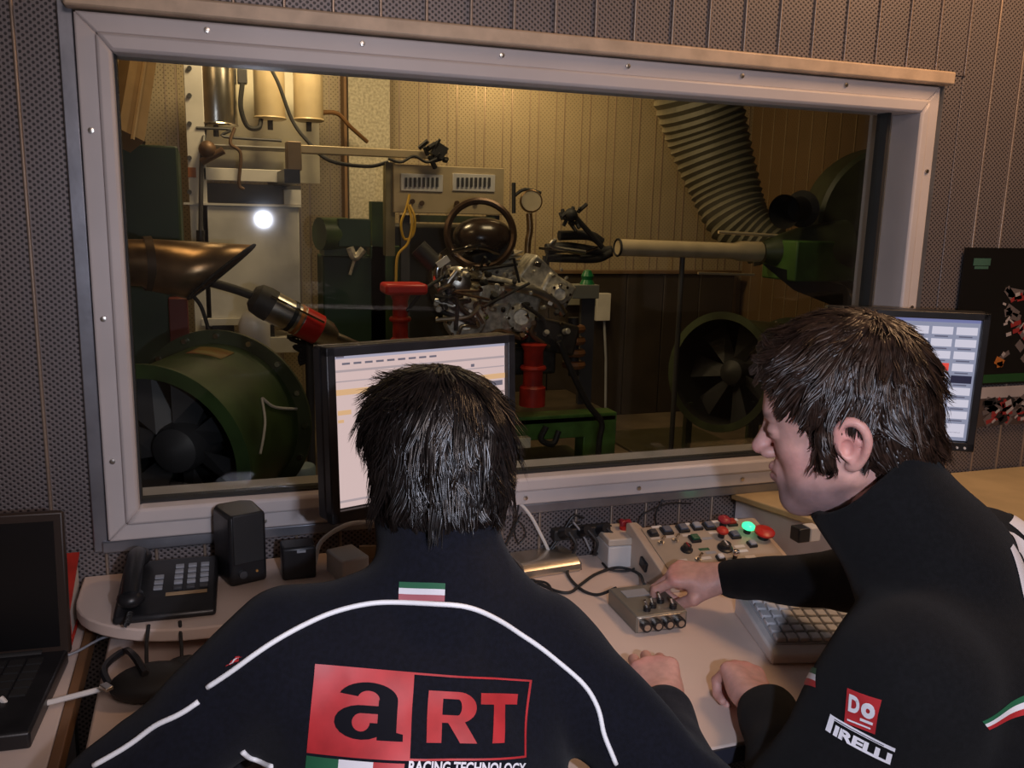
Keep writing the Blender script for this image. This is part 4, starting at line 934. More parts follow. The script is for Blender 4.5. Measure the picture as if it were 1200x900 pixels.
fL, bL = P(178, 545, .95), P(262, 492, 1.38)
tL, *_ = drum('green_fan_drum', 'large green fan drum with a riveted flange at the lower left of the window', fL, bL, .27)
M_wornred = mat('worn_paint_patch', (.30, .12, .04), .5, col2=(.30, .22, .06), thr=(.4, .6), scale=14)
x, y, z = frame(bL - fL)
# worn paint patch and ivory strap on the shell
def shellpt(f_, z, x, y, r, a, h): return f_ + z * h + (x * math.cos(a) + y * math.sin(a)) * r
def patch(t, nm, f_, b_, r, a0, a1, h0, h1, m):
    x, y, z = frame(np.array(b_) - np.array(f_)); n = 14; g = G()
    ring = lambda rr, h: [shellpt(f_, z, x, y, rr, a0 + (a1 - a0) * k / n, h) for k in range(n + 1)]
    A = ring(r + .002, h0); B = ring(r + .002, h1)
    g.ring_strip([A, B], closed=False, cap0=False, cap1=False); o = t.p(nm, g, m, world=True); s = o.modifiers.new('thick', 'SOLIDIFY'); s.thickness = .002; return o
Ll = float(np.linalg.norm(bL - fL))
def angof(f_, b_, px, py, r):
    """angle on the drum whose point at mid length projects nearest the pixel"""
    x, y, z = frame(np.array(b_) - np.array(f_)); best = None; L_ = float(np.linalg.norm(np.array(b_) - np.array(f_)))
    for a in np.linspace(0, 2 * math.pi, 120):
        for h in np.linspace(0, L_, 12):
            p = Vector(shellpt(f_, z, x, y, r, a, h)); v = RM.transposed() @ (p - CAM); n = x * math.cos(a) + y * math.sin(a)
            if n @ np.array(p - CAM) > 0: continue
            q = (600 + FPX * v.x / v.z - px) ** 2 + (450 + FPX * v.y / v.z - py) ** 2
            if best is None or q < best[0]: best = (q, a, h)
    return best[1], best[2]
a_, h_ = angof(fL, bL, 245, 412, .27); patch(tL, 'worn_paint', fL, bL, .27, a_ - .22, a_ + .22, max(.02, h_ - .05), min(Ll - .02, h_ + .05), M_wornred)
pts_ = [shellpt(fL, *[frame(bL - fL)[2]], *frame(bL - fL)[:2], .275, *angof(fL, bL, px, py, .27)) for px, py in ((303, 468), (306, 490), (309, 512), (306, 530))]
tL.p('ivory_cord', G().tube(pts_, .004, 6), M_white, world=True)
pts_ = [shellpt(fL, frame(bL - fL)[2], *frame(bL - fL)[:2], .276, *angof(fL, bL, px, py, .27)) for px, py in ((303, 470), (320, 475), (340, 478))]
tL.p('ivory_strap', G().tube(pts_ + [P(355, 479, 1.36)], .005, 6), M_white, world=True)
fR, bR = P(842, 436, 2.5), P(925, 438, 2.85)
tR, *_ = drum('green_fan_drum', 'green fan drum with a black mouth, just left of the profiled mans hair', fR, bR, .31, m=M_greeng)
a_, h_ = angof(fR, bR, 876, 383, .31); patch(tR, 'orange_mark', fR, bR, .31, a_ - .10, a_ + .10, max(.02, h_ - .03), h_ + .05, M_orange)
tR.o['label'] = 'green fan drum with a black mouth, just left of the profiled mans hair'

# steel pipe and right blower with its hose
t = cellthing('steel_air_pipe', 'polished horizontal steel air pipe right of the engine', 'pipe', 810, 300, 2.5)
a, b = P(724, 290, 2.42), P(890, 295, 2.42)
t.p('pipe', G().lathe(a, b - a, [(.043, 0), (.043, float(np.linalg.norm(b - a)) * .8), (.055, float(np.linalg.norm(b - a)) * .86), (.055, float(np.linalg.norm(b - a)))], 24), mat('golden_steel_pipe', (.75, .60, .38), .35, .1, .1), world=True)
t.p('end_collar', G().torus(a, b - a, .043, .006, 24, 6), M_blackm, world=True)
t.p('stand', G().cyl(P(800, 300, 2.42), V(P(800, 300, 2.42)[0], 2.42, 0), .014, n=10), M_dgrey, world=True)
t = cellthing('green_blower', 'big green air blower with a tapered nozzle at the right edge of the window', 'blower', 960, 320, 2.4, 0)
a, b = P(894, 295, 2.42), P(990, 290, 2.3); dd = b - a; L_ = float(np.linalg.norm(dd))
t.p('nozzle', G().lathe(a, dd, [(.06, 0), (.08, .05), (.13, L_ * .5), (.15, L_)], 32), M_greeng, world=True)
c_ = P(1052, 262, 2.25)
t.p('scroll_housing', G().lathe(c_ + V(0, .12, 0), (-.3, -1, 0), [(.40, -.15), (.42, -.13), (.42, .13), (.40, .15)], 48), M_greeng, world=True)
t.p('outlet_duct', pbox(935, 282, 1030, 330, 2.2, .3), M_greenl, world=True, bev=.01)
t.p('inlet_cone', G().lathe(P(940, 245, 2.35), (-1, -.5, -.1), [(.10, 0), (.07, .03), (.065, .12), (.09, .2)], 30, cap1=False), M_blackm, world=True)
t.p('baffle', G().ring_strip([[P(892, 308, 2.30), P(990, 335, 2.2), P(1010, 372, 2.2), P(930, 340, 2.25)], [P(892, 308, 2.34), P(990, 335, 2.24), P(1010, 372, 2.24), P(930, 340, 2.29)]]), M_blackm, world=True)
t.p('support_frame', G().bb((3.5, 2.15, 0), (3.6, 2.35, 1.0)), M_greeng, world=True)
single('upper_probe_rod', G().tube([P(842, 272, 2.4), P(890, 275, 2.4), P(934, 278, 2.4)], .009, 8, 0), MATS['golden_steel_pipe'], 'thin bright rod above the steel air pipe', 'rod', tuple(P(890, 275, 2.4)))
single('lower_probe_rod', G().tube([P(818, 320, 2.45), P(884, 322, 2.45)], .007, 8, 0), MATS['golden_steel_pipe'], 'thin rod below the steel air pipe', 'rod', tuple(P(850, 321, 2.45)))
# ribbed flexible hose
t = cellthing('ribbed_duct_hose', 'wide ribbed grey air hose descending from the ceiling to the green blower', 'duct hose', 830, 200, 3.0)
path = [P(808, 40, 3.0), P(816, 105, 3.0), P(830, 160, 3.0), P(848, 215, 2.95), P(868, 262, 2.85), P(905, 292, 2.7)]
rad = [.245, .245, .225, .195, .165, .12]
sp_ = smooth_path(path, 12); n_ = len(sp_); rings = []; x = None
for i, p_ in enumerate(sp_):
    tt = sp_[min(i + 1, n_ - 1)] - sp_[max(i - 1, 0)]; tt /= np.linalg.norm(tt)
    if x is None: x, y, _ = frame(tt)
    x = x - tt * (x @ tt); x /= np.linalg.norm(x); y = np.cross(tt, x)
    r_ = np.interp(i / (n_ - 1) * 5, range(6), rad) + (.016 if i % 2 else 0)
    rings.append(G().circ(p_, x, y, r_, 40))
t.p('ribbed_skin', G().ring_strip(rings), mat('hose_skin', (.20, .18, .12), .5, .1), world=True, smooth=False)
t.p('top_clamp', G().ring_strip([G().circ(sp_[3], *frame(sp_[4] - sp_[2])[:2], .262, 40), G().circ(sp_[5], *frame(sp_[4] - sp_[2])[:2], .262, 40)]), M_steel, world=True)

# green motor left of the panel
t = cellthing('green_motor', 'dark green electric motor beside the white pilaster', 'motor', 405, 275, 3.0)
t.p('motor_body', G().cyl(P(374, 274, 3.0), P(405, 274, 3.05), .085, n=24), M_green, world=True)
t.p('terminal_box', pbox(396, 256, 435, 290, 2.95, .16), mat('deep_green2', (.02, .05, .03), .5), world=True, bev=.006)
t.p('lamp_bracket', G().tube([P(410, 290, 2.9), P(416, 302, 2.9), P(426, 292, 2.9)], .02, 8).tube([P(416, 302, 2.9), P(410, 322, 2.9)], .008, 6), M_alu, world=True)
t.p('mount', pbox(380, 290, 430, 300, 3.0, .2), M_green, world=True); t.p('column', pbox(436, 236, 452, 440, 3.1, .1), M_green, world=True)
t.p('column_base', pbox(378, 300, 440, 440, 3.1, .25), mat('deep_green', (.015, .045, .02), .5), world=True, bev=.01)
t = cellthing('pale_tub', 'small pale blue tub on a low stand, low behind the left monitor', 'tub', 352, 575, 1.9, 0)
b_ = P(352, 575, 1.9)
t.p('tub', G().lathe(b_, (0, 0, 1), [(.06, 0), (.065, .01), (.065, .10), (.06, .11)], 20), mat('pale_blue_tub', (.25, .33, .38), .4), world=True)
t.p('stand', G().bb((b_[0] - .08, 1.82, 0), (b_[0] + .08, 1.98, b_[2])), M_greeng, world=True, bev=.004)

# ================================================================== PEOPLE (signed distance modelling, meshed with surface nets)
class SDF:
    def __init__(s, lo, hi, h):
        s.lo = np.array(lo, float); s.h = h; s.n = np.ceil((np.array(hi, float) - s.lo) / h).astype(int) + 1
        s.a = np.full(s.n, 1.0, np.float32)
    def _blk(s, lo, hi, pad):
        i0 = np.maximum(((np.array(lo) - pad - s.lo) / s.h).astype(int), 0); i1 = np.minimum(((np.array(hi) + pad - s.lo) / s.h).astype(int) + 2, s.n)
        if (i1 <= i0).any(): return None, None
        ax = [s.lo[k] + s.h * np.arange(i0[k], i1[k]) for k in range(3)]
        X, Y, Z = np.meshgrid(*ax, indexing='ij', sparse=False)
        return (slice(i0[0], i1[0]), slice(i0[1], i1[1]), slice(i0[2], i1[2])), np.stack([X, Y, Z], -1).astype(np.float32)
    def _mix(s, sl, d, k, mode):
        a = s.a[sl]
        if mode == 'sub': d = -d
        if k <= 0: r = np.minimum(a, d) if mode == 'add' else np.maximum(a, d)
        elif mode == 'add':
            h = np.clip(.5 + .5 * (a - d) / k, 0, 1); r = a * (1 - h) + d * h - k * h * (1 - h)
        else:
            h = np.clip(.5 - .5 * (a - d) / k, 0, 1); r = a * (1 - h) + d * h + k * h * (1 - h)
        s.a[sl] = r.astype(np.float32)
    def cone(s, p, q, r0, r1, k=.01, mode='add'):
        p = np.array(p, np.float32); q = np.array(q, np.float32); R = max(r0, r1)
        sl, X = s._blk(np.minimum(p, q) - R, np.maximum(p, q) + R, max(.04, 3 * k))
        if sl is None: return s
        d = q - p; t = np.clip(((X - p) @ d) / (d @ d + 1e-12), 0, 1)
        D = np.linalg.norm(X - p - t[..., None] * d, axis=-1) - (r0 + (r1 - r0) * t)
        s._mix(sl, D, k, mode); return s
    def chain(s, pts, rs, k=.01):
        for i in range(len(pts) - 1): s.cone(pts[i], pts[i + 1], rs[i], rs[i + 1], k)
        return s
    def ell(s, c, r, k=.01, R=None, mode='add'):
        c = np.array(c, np.float32); r = np.array(r, np.float32); m = r.max()
        sl, X = s._blk(c - m, c + m, max(.04, 3 * k))
        if sl is None: return s
        X = X - c
        if R is not None: X = X @ np.array(R, np.float32)
        k0 = np.linalg.norm(X / r, axis=-1); k1 = np.linalg.norm(X / (r * r), axis=-1) + 1e-9
        D = np.where(k0 < 1e-4, -r.min(), k0 * (k0 - 1) / k1)
        s._mix(sl, D, k, mode); return s
    def plane_cut(s, o, n, k=.004):
        """keep the side the normal points away from"""
        X = np.stack(np.meshgrid(*[s.lo[j] + s.h * np.arange(s.n[j]) for j in range(3)], indexing='ij'), -1)
        D = ((X - np.array(o)) @ np.array(n)).astype(np.float32)
        a = s.a; h = np.clip(.5 - .5 * (a - D) / k, 0, 1) if k > 0 else None
        s.a = np.maximum(a, D) if k <= 0 else (a * (1 - h) + D * h + k * h * (1 - h)); return s
    def sample(s, P):
        q = np.clip((P - s.lo) / s.h, 0, s.n - 1.001); i = q.astype(int); f = q - i; a = s.a; r = 0
        for dx in (0, 1):
            for dy in (0, 1):
                for dz in (0, 1):
                    w_ = (f[:, 0] if dx else 1 - f[:, 0]) * (f[:, 1] if dy else 1 - f[:, 1]) * (f[:, 2] if dz else 1 - f[:, 2])
                    r = r + w_ * a[i[:, 0] + dx, i[:, 1] + dy, i[:, 2] + dz]
        return r
    def grad(s, P):
        e = s.h; g = np.stack([s.sample(P + np.eye(3)[k] * e) - s.sample(P - np.eye(3)[k] * e) for k in range(3)], -1)
        return g / (np.linalg.norm(g, axis=1, keepdims=True) + 1e-9)
    def mesh(s):
        a = s.a; ins = a < 0; n = np.array(a.shape) - 1
        cs = np.zeros(tuple(n), np.int8)
        offs = [(i, j, k) for i in (0, 1) for j in (0, 1) for k in (0, 1)]
        for (i, j, k) in offs: cs += ins[i:i + n[0], j:j + n[1], k:k + n[2]]
        act = (cs > 0) & (cs < 8); idx = np.full(tuple(n), -1, int); cells = np.argwhere(act); idx[act] = np.arange(len(cells))
        acc = np.zeros((len(cells), 3)); cnt = np.zeros(len(cells)); va = [a[cells[:, 0] + o[0], cells[:, 1] + o[1], cells[:, 2] + o[2]] for o in offs]
        for p in range(8):
            for q in range(p + 1, 8):
                dlt = np.array(offs[q]) - np.array(offs[p])
                if np.abs(dlt).sum() != 1: continue
                m = (va[p] < 0) != (va[q] < 0); t = va[p] / (va[p] - va[q] + 1e-12)
                pos = np.array(offs[p]) + t[:, None] * dlt; acc[m] += pos[m]; cnt[m] += 1
        v = s.lo + s.h * (cells + acc / cnt[:, None]); F = []
        for ax in range(3):
            b, c = (ax + 1) % 3, (ax + 2) % 3
            sl0 = [slice(1, -1)] * 3; sl1 = [slice(1, -1)] * 3
            A = np.take(ins, range(0, ins.shape[ax] - 1), ax); B = np.take(ins, range(1, ins.shape[ax]), ax)
            e = np.argwhere(A != B); e = e[(e[:, b] > 0) & (e[:, c] > 0) & (e[:, b] < n[b]) & (e[:, c] < n[c])]
            eb = np.eye(3, dtype=int)[b]; ec = np.eye(3, dtype=int)[c]
            q = np.stack([idx[tuple((e - eb - ec).T)], idx[tuple((e - ec).T)], idx[tuple(e.T)], idx[tuple((e - eb).T)]], 1)
            fl = A[tuple(e.T)]; q[~fl] = q[~fl][:, ::-1]; F.append(q)
        return v, np.concatenate(F)
def mesh_obj(name, v, f, m, thing, parent=None, attrs=None, local=False):
    me = bpy.data.meshes.new(name)
    A = np.array(thing.M.inverted()); q = v @ A[:3, :3].T + A[:3, 3]
    me.from_pydata(q.tolist(), [], f.tolist()); me.update(); me.shade_smooth(); me.materials.append(m)
    if attrs is not None:
        ca = me.color_attributes.new('tint', 'FLOAT_COLOR', 'POINT'); ca.data.foreach_set('color', np.concatenate([attrs, np.ones((len(attrs), 1))], 1).astype(np.float32).ravel())
    o = bpy.data.objects.new(name, me); C.objects.link(o); o.parent = parent or thing.o; return o
def join(parts):
    vs, fs, o = [], [], 0
    for v, f in parts: vs.append(v); fs.append(f + o); o += len(v)
    return np.concatenate(vs), np.concatenate(fs)
def wrinkle(v, amp, seed, freq=(25, 70), n=14, axis_w=(1, 1, 1)):
    r = np.random.default_rng(seed); d = np.zeros(len(v))
    for _ in range(n):
        k = r.normal(size=3) * np.array(axis_w); k *= r.uniform(*freq) / np.linalg.norm(k); w2 = r.normal(size=3) * 9
        d += np.sin(v @ k + r.uniform(0, 6.28) + 1.6 * np.sin(v @ w2 + r.uniform(0, 6)))
    d /= math.sqrt(n); return amp * (d - .4 * np.abs(d))
def vnormals(v, f):
    a = v[f[:, 2]] - v[f[:, 0]]; b = v[f[:, 3]] - v[f[:, 1]]; n = np.cross(a, b); N = np.zeros_like(v)
    for k in range(4): np.add.at(N, f[:, k], n)
    return N / (np.linalg.norm(N, axis=1, keepdims=True) + 1e-12)
def taubin(v, f, it=2):
    for _ in range(it):
        for lam in (.5, -.52):
            S = np.zeros_like(v); c = np.zeros(len(v))
            for i in range(4):
                j = (i + 1) % 4; np.add.at(S, f[:, i], v[f[:, j]]); np.add.at(S, f[:, j], v[f[:, i]]); np.add.at(c, f[:, i], 1); np.add.at(c, f[:, j], 1)
            v = v + lam * (S / c[:, None] - v)
    return v

def skull(D, neck_dir=(0, -.03, -.17), nk=.050):
    D.ell((0, -.012, .042), (.074, .097, .082), .02)
    D.ell((0, .030, .030), (.062, .060, .062), .03)
    D.ell((0, .035, -.030), (.055, .052, .075), .03)
    for s in (-1, 1):
        D.cone((s * .052, .002, -.045), (s * .018, .067, -.096), .023, .018, .03)
        D.ell((s * .038, .055, -.022), (.022, .022, .020), .02)
        D.ell((s * .030, .045, -.055), (.024, .026, .028), .02)
    D.ell((0, .071, -.098), (.024, .019, .019), .02)
    D.cone((-.028, .082, .026), (.028, .082, .026), .010, .010, .016)
    for s in (-1, 1): D.ell((s * .031, .097, .006), (.018, .012, .012), .012, mode='sub')
    D.cone((0, .084, .018), (0, .108, -.022), .007, .010, .012)
    D.ell((0, .109, -.026), (.0100, .0110, .0092), .006)
    for s in (-1, 1):
        D.ell((s * .0115, .098, -.031), (.0075, .0100, .0075), .006)
        D.ell((s * .006, .101, -.0385), (.0032, .005, .003), .003, mode='sub')
    D.ell((0, .083, -.062), (.026, .014, .020), .014)
    D.cone((-.019, .086, -.0585), (0, .0955, -.0555), .0035, .0055, .006); D.cone((.019, .086, -.0585), (0, .0955, -.0555), .0035, .0055, .006)
    D.cone((-.017, .086, -.066), (0, .0945, -.0675), .004, .0065, .006); D.cone((.017, .086, -.066), (0, .0945, -.0675), .004, .0065, .006)
    D.cone((-.021, .090, -.0612), (0, .1005, -.0610), .0015, .0018, .003, 'sub'); D.cone((.021, .090, -.0612), (0, .1005, -.0610), .0015, .0018, .003, 'sub')
    for s in (-1, 1):   # eyelids
        D.ell((s * .031, .079, .006), (.0150, .0135, .0125), .004)
        D.cone((s * .020, .0925, .004), (s * .043, .088, .003), .0014, .0014, .003, 'sub')
    nd_ = np.array(neck_dir)
    D.cone((0, -.022, -.045), nd_, nk, nk * 1.1, .03)
    D.cone((0, .03, -.075), nd_ + V(0, .02, 0), .030, .040, .04)
    for s in (-1, 1):  # ears
        e = lambda a, b, c: (s * (.070 + a), -.008 + b, -.004 + c)
        D.ell(e(.009, -.004, .003), (.0065, .018, .028), .006, R=rz(s * -.42))
        hx = [e(.006, .010, -.012), e(.010, .013, .004), e(.014, .010, .022), e(.018, -.003, .032), e(.021, -.017, .026), e(.020, -.022, .008), e(.014, -.016, -.012), e(.008, -.004, -.027), e(.005, .004, -.028)]
        hs_ = smooth_path(hx, 4); D.chain(hs_, list(np.interp(np.linspace(0, 8, len(hs_)), range(9), [.0032, .0038, .0042, .0045, .0045, .0044, .0042, .0056, .0045])), .004)
        D.chain([e(.012, -.006, .018), e(.014, -.012, .004), e(.010, -.006, -.012)], [.0030, .0032, .003], .003)
        D.ell((s * .074, -.010, .000), (.0095, .017, .024), .004, R=rz(s * -.35)); D.ell(e(.0165, .002, -.002), (.0065, .0075, .011), .003, mode='sub'); D.ell(e(.006, .012, -.006), (.004, .004, .006), .002)
    return D

def make_hand(D, curl, thumb, side, spread=0.0, s=1.0):
    """hand in local axes: wrist at 0, +y to the fingers, +z the back of the hand; thumb on -side x"""
    D.cone((0, -.06, 0), (0, .0, 0), .026, .024, .01)
    D.ell((0, -.01, 0), (.030, .03, .019), .015)
    bx = [-.028, -.0095, .0095, .0265]; by = [.082, .088, .084, .074]
    for i in range(4):
        D.cone((bx[i] * .55 * -side * -1, .004, -.001), (bx[i] * side, by[i], .002), .0145, .0115, .018)
    D.ell((-.022 * side, .030, -.010), (.017, .030, .015), .014); D.ell((.022 * side, .035, -.010), (.013, .030, .013), .014)
    L = [(.042, .026, .019), (.046, .029, .020), (.043, .027, .020), (.034, .021, .018)]; tips = []
    keep = D.a.copy()
    for i in range(4):
        p = V(bx[i] * side, by[i], .002); ang = 0; sp = (i - 1.5) * (.06 + spread) * side; rr = [.0098, .0088, .0080, .0072]
        if i == 3: rr = [r * .88 for r in rr]
        D.cone(p - V(0, .012, .002), p, .010, rr[0] + .0008, .006)
        for j in range(3):
            ang += curl[i][j]; d = V(math.sin(sp) * math.cos(ang), math.cos(sp) * math.cos(ang), -math.sin(ang))
            q = p + d * L[i][j]; D.cone(p, q, rr[j] + .0004, rr[j + 1], .0022); p = q
        tips.append(p)
    t = [V(-.018 * side, .012, -.008)] + [V(x * side * 1.0, y, z) for x, y, z in thumb]
    D.cone(t[0], t[1], .016, .0128, .012); D.cone(t[1], t[2], .0120, .0105, .004); D.cone(t[2], t[3], .0102, .0082, .003)
    return tips
def xf(v, o, R): return v @ np.array(R).T + np.array(o)
def axes(y, z):
    y = np.array(y, float); y /= np.linalg.norm(y); z = np.array(z, float); z = z - y * (z @ y); z /= np.linalg.norm(z); x = np.cross(y, z); return np.stack([x, y, z], 1)

def skin_tint_head(v, stub):
    t = np.ones((len(v), 3)); r = np.random.default_rng(2)
    def g(c, s_): return np.exp(-(((v - np.array(c)) / np.array(s_)) ** 2).sum(1))
    lips = np.maximum(g((0, .094, -.0555), (.018, .012, .0045)), g((0, .093, -.067), (.016, .012, .005)))
    t *= 1 - lips[:, None] * np.array((.15, .45, .40))
    nose = g((0, .11, -.027), (.016, .014, .014)); t *= 1 + nose[:, None] * np.array((.05, -.14, -.12))
    for s in (-1, 1):
        e = g((s * .084, -.015, .01), (.012, .03, .032)); t *= 1 + e[:, None] * np.array((.04, -.20, -.18))
        ck = g((s * .05, .06, -.03), (.03, .03, .022)); t *= 1 + ck[:, None] * np.array((.03, -.08, -.06))
        br = g((s * .030, .090, .028), (.024, .016, .0055)); t *= 1 - br[:, None] * np.array((.80, .82, .82))
        ls = g((s * .033, .092, .0045), (.015, .012, .0026)); t *= 1 - ls[:, None] * .85
    if stub:
        m = np.clip((-.050 - v[:, 2]) / .02, 0, 1) * np.clip((v[:, 1] + .012) / .02, 0, 1) * (1 - lips) * np.clip((v[:, 2] + .125) / .02, 0, 1)
        t *= 1 - m[:, None] * np.array((.52, .46, .38)) * stub
    return t

def hair_strands(S, Hm, seed, n, crown, length, width, lift, flow, steps=7, keep=None, off=.0015, clump=0, sway=.009):
    """tapered flattened strands combed over the hair volume S"""
    v, f = Hm; r = np.random.default_rng(seed)
    a = v[f[:, 1]] - v[f[:, 0]]; b = v[f[:, 3]] - v[f[:, 0]]; ar = np.linalg.norm(np.cross(a, b), axis=1)
    c = v[f].mean(1)
    if keep is not None: ar = ar * keep(c)
    P_ = c[r.choice(len(f), n, p=ar / ar.sum())] + r.normal(size=(n, 3)) * .001
    ln = length(P_) * r.uniform(.6, 1.25, n); wd = width * r.uniform(.6, 1.3, n); D = flow(P_) + r.normal(size=(n, 3)) * .22; paths = [P_ - S.grad(P_) * .002]; p = P_
    wav = r.uniform(0, 6.28, n)
    for k in range(steps):
        g = S.grad(p); D = D - g * (D * g).sum(1, keepdims=True); D /= np.linalg.norm(D, axis=1, keepdims=True) + 1e-9
        p = p + D * (ln / steps)[:, None]
        tgt = off + lift * r.uniform(.3, 1, n) * ((k + 1) / steps) ** 1.5
        g = S.grad(p); sd = S.sample(p); free = (k > steps - 4)
        p = p + g * np.clip(tgt - sd, -.006 if not free else -.002, .01)[:, None]
        paths.append(p); D = D * .75 + flow(p) * .45 + r.normal(size=(n, 3)) * .07
    paths = np.stack(paths, 1)
    if clump:
        gi = r.choice(n, n // 14, replace=False); root = paths[:, 0]
        gd = np.stack([((root - root[q]) ** 2).sum(1) for q in gi], 1); nn = gi[gd.argmin(1)]
        tt = np.linspace(0, 1, steps + 1)[None, :, None] ** 1.1; cl = clump * r.uniform(.5, 1.1, (n, 1, 1))
        sway_ = sway; sw_ = r.normal(size=(n, 3))[nn][:, None, :] * sway_ * tt ** 2
        paths = paths * (1 - cl * tt) + paths[nn] * cl * tt + sw_
    T_ = np.gradient(paths, axis=1); N = S.grad(paths.reshape(-1, 3)).reshape(paths.shape)
    B = np.cross(T_, N); B /= np.linalg.norm(B, axis=2, keepdims=True) + 1e-9
    prof = np.sin(np.linspace(.35, 1, steps + 1) * math.pi) ** .6; prof[-1] = .04
    w_ = wd[:, None, None] * prof[None, :, None]
    tw = (r.normal(size=(n, 1, 1)) * .45)
    Lq = paths + B * w_ + N * w_ * tw * .5; Rq = paths - B * w_ - N * w_ * tw * .5; M_ = paths + N * w_ * .55
    m = steps + 1; vv = np.stack([Lq, M_, Rq], 2).reshape(-1, 3)
    base = (np.arange(n) * m * 3)[:, None, None] + (np.arange(steps) * 3)[None, :, None]
    q1 = np.stack([base + 0, base + 1, base + 4, base + 3], -1).reshape(-1, 4); q2 = np.stack([base + 1, base + 2, base + 5, base + 4], -1).reshape(-1, 4)
    return vv, np.concatenate([q1, q2])

def hair_cap_A():
    S = SDF((-.13, -.15, -.15), (.13, .14, .17), .0028)
    S.ell((0, -.016, .046), (.092, .108, .086), .01)
    S.ell((0, -.048, .000), (.088, .068, .078), .03)
    S.ell((0, -.055, -.048), (.074, .046, .042), .03)
    S.ell((0, .06, .075), (.066, .045, .045), .03)
    S.ell((0, .125, -.035), (.080, .085, .095), .01, mode='sub')
    for s in (-1, 1): S.ell((s * .085, .012, -.022), (.020, .024, .036), .006, mode='sub')
    S.ell((0, -.0, -.12), (.045, .06, .08), .01, mode='sub')
    return S
def hair_cap_B():
    S = SDF((-.13, -.16, -.13), (.13, .17, .17), .0028)
    S.ell((0, -.010, .050), (.084, .097, .090), .01)
    S.ell((0, .036, .086), (.064, .048, .036), .03)
    S.ell((0, .068, .092), (.048, .022, .020), .02)
    S.ell((0, -.052, -.005), (.076, .055, .075), .03)
    S.ell((0, -.062, -.055), (.058, .036, .045), .02)
    S.ell((0, .130, .004), (.095, .070, .084), .008, mode='sub')
    S.ell((0, .095, -.075), (.095, .088, .075), .006, mode='sub')
    for s in (-1, 1):
        S.cone((s * .077, .020, .01), (s * .074, .022, -.030), .010, .007, .008)
        S.ell((s * .088, -.008, -.012), (.026, .021, .030), .005, mode='sub')
    S.ell((0, .0, -.115), (.05, .07, .07), .01, mode='sub')
    return S

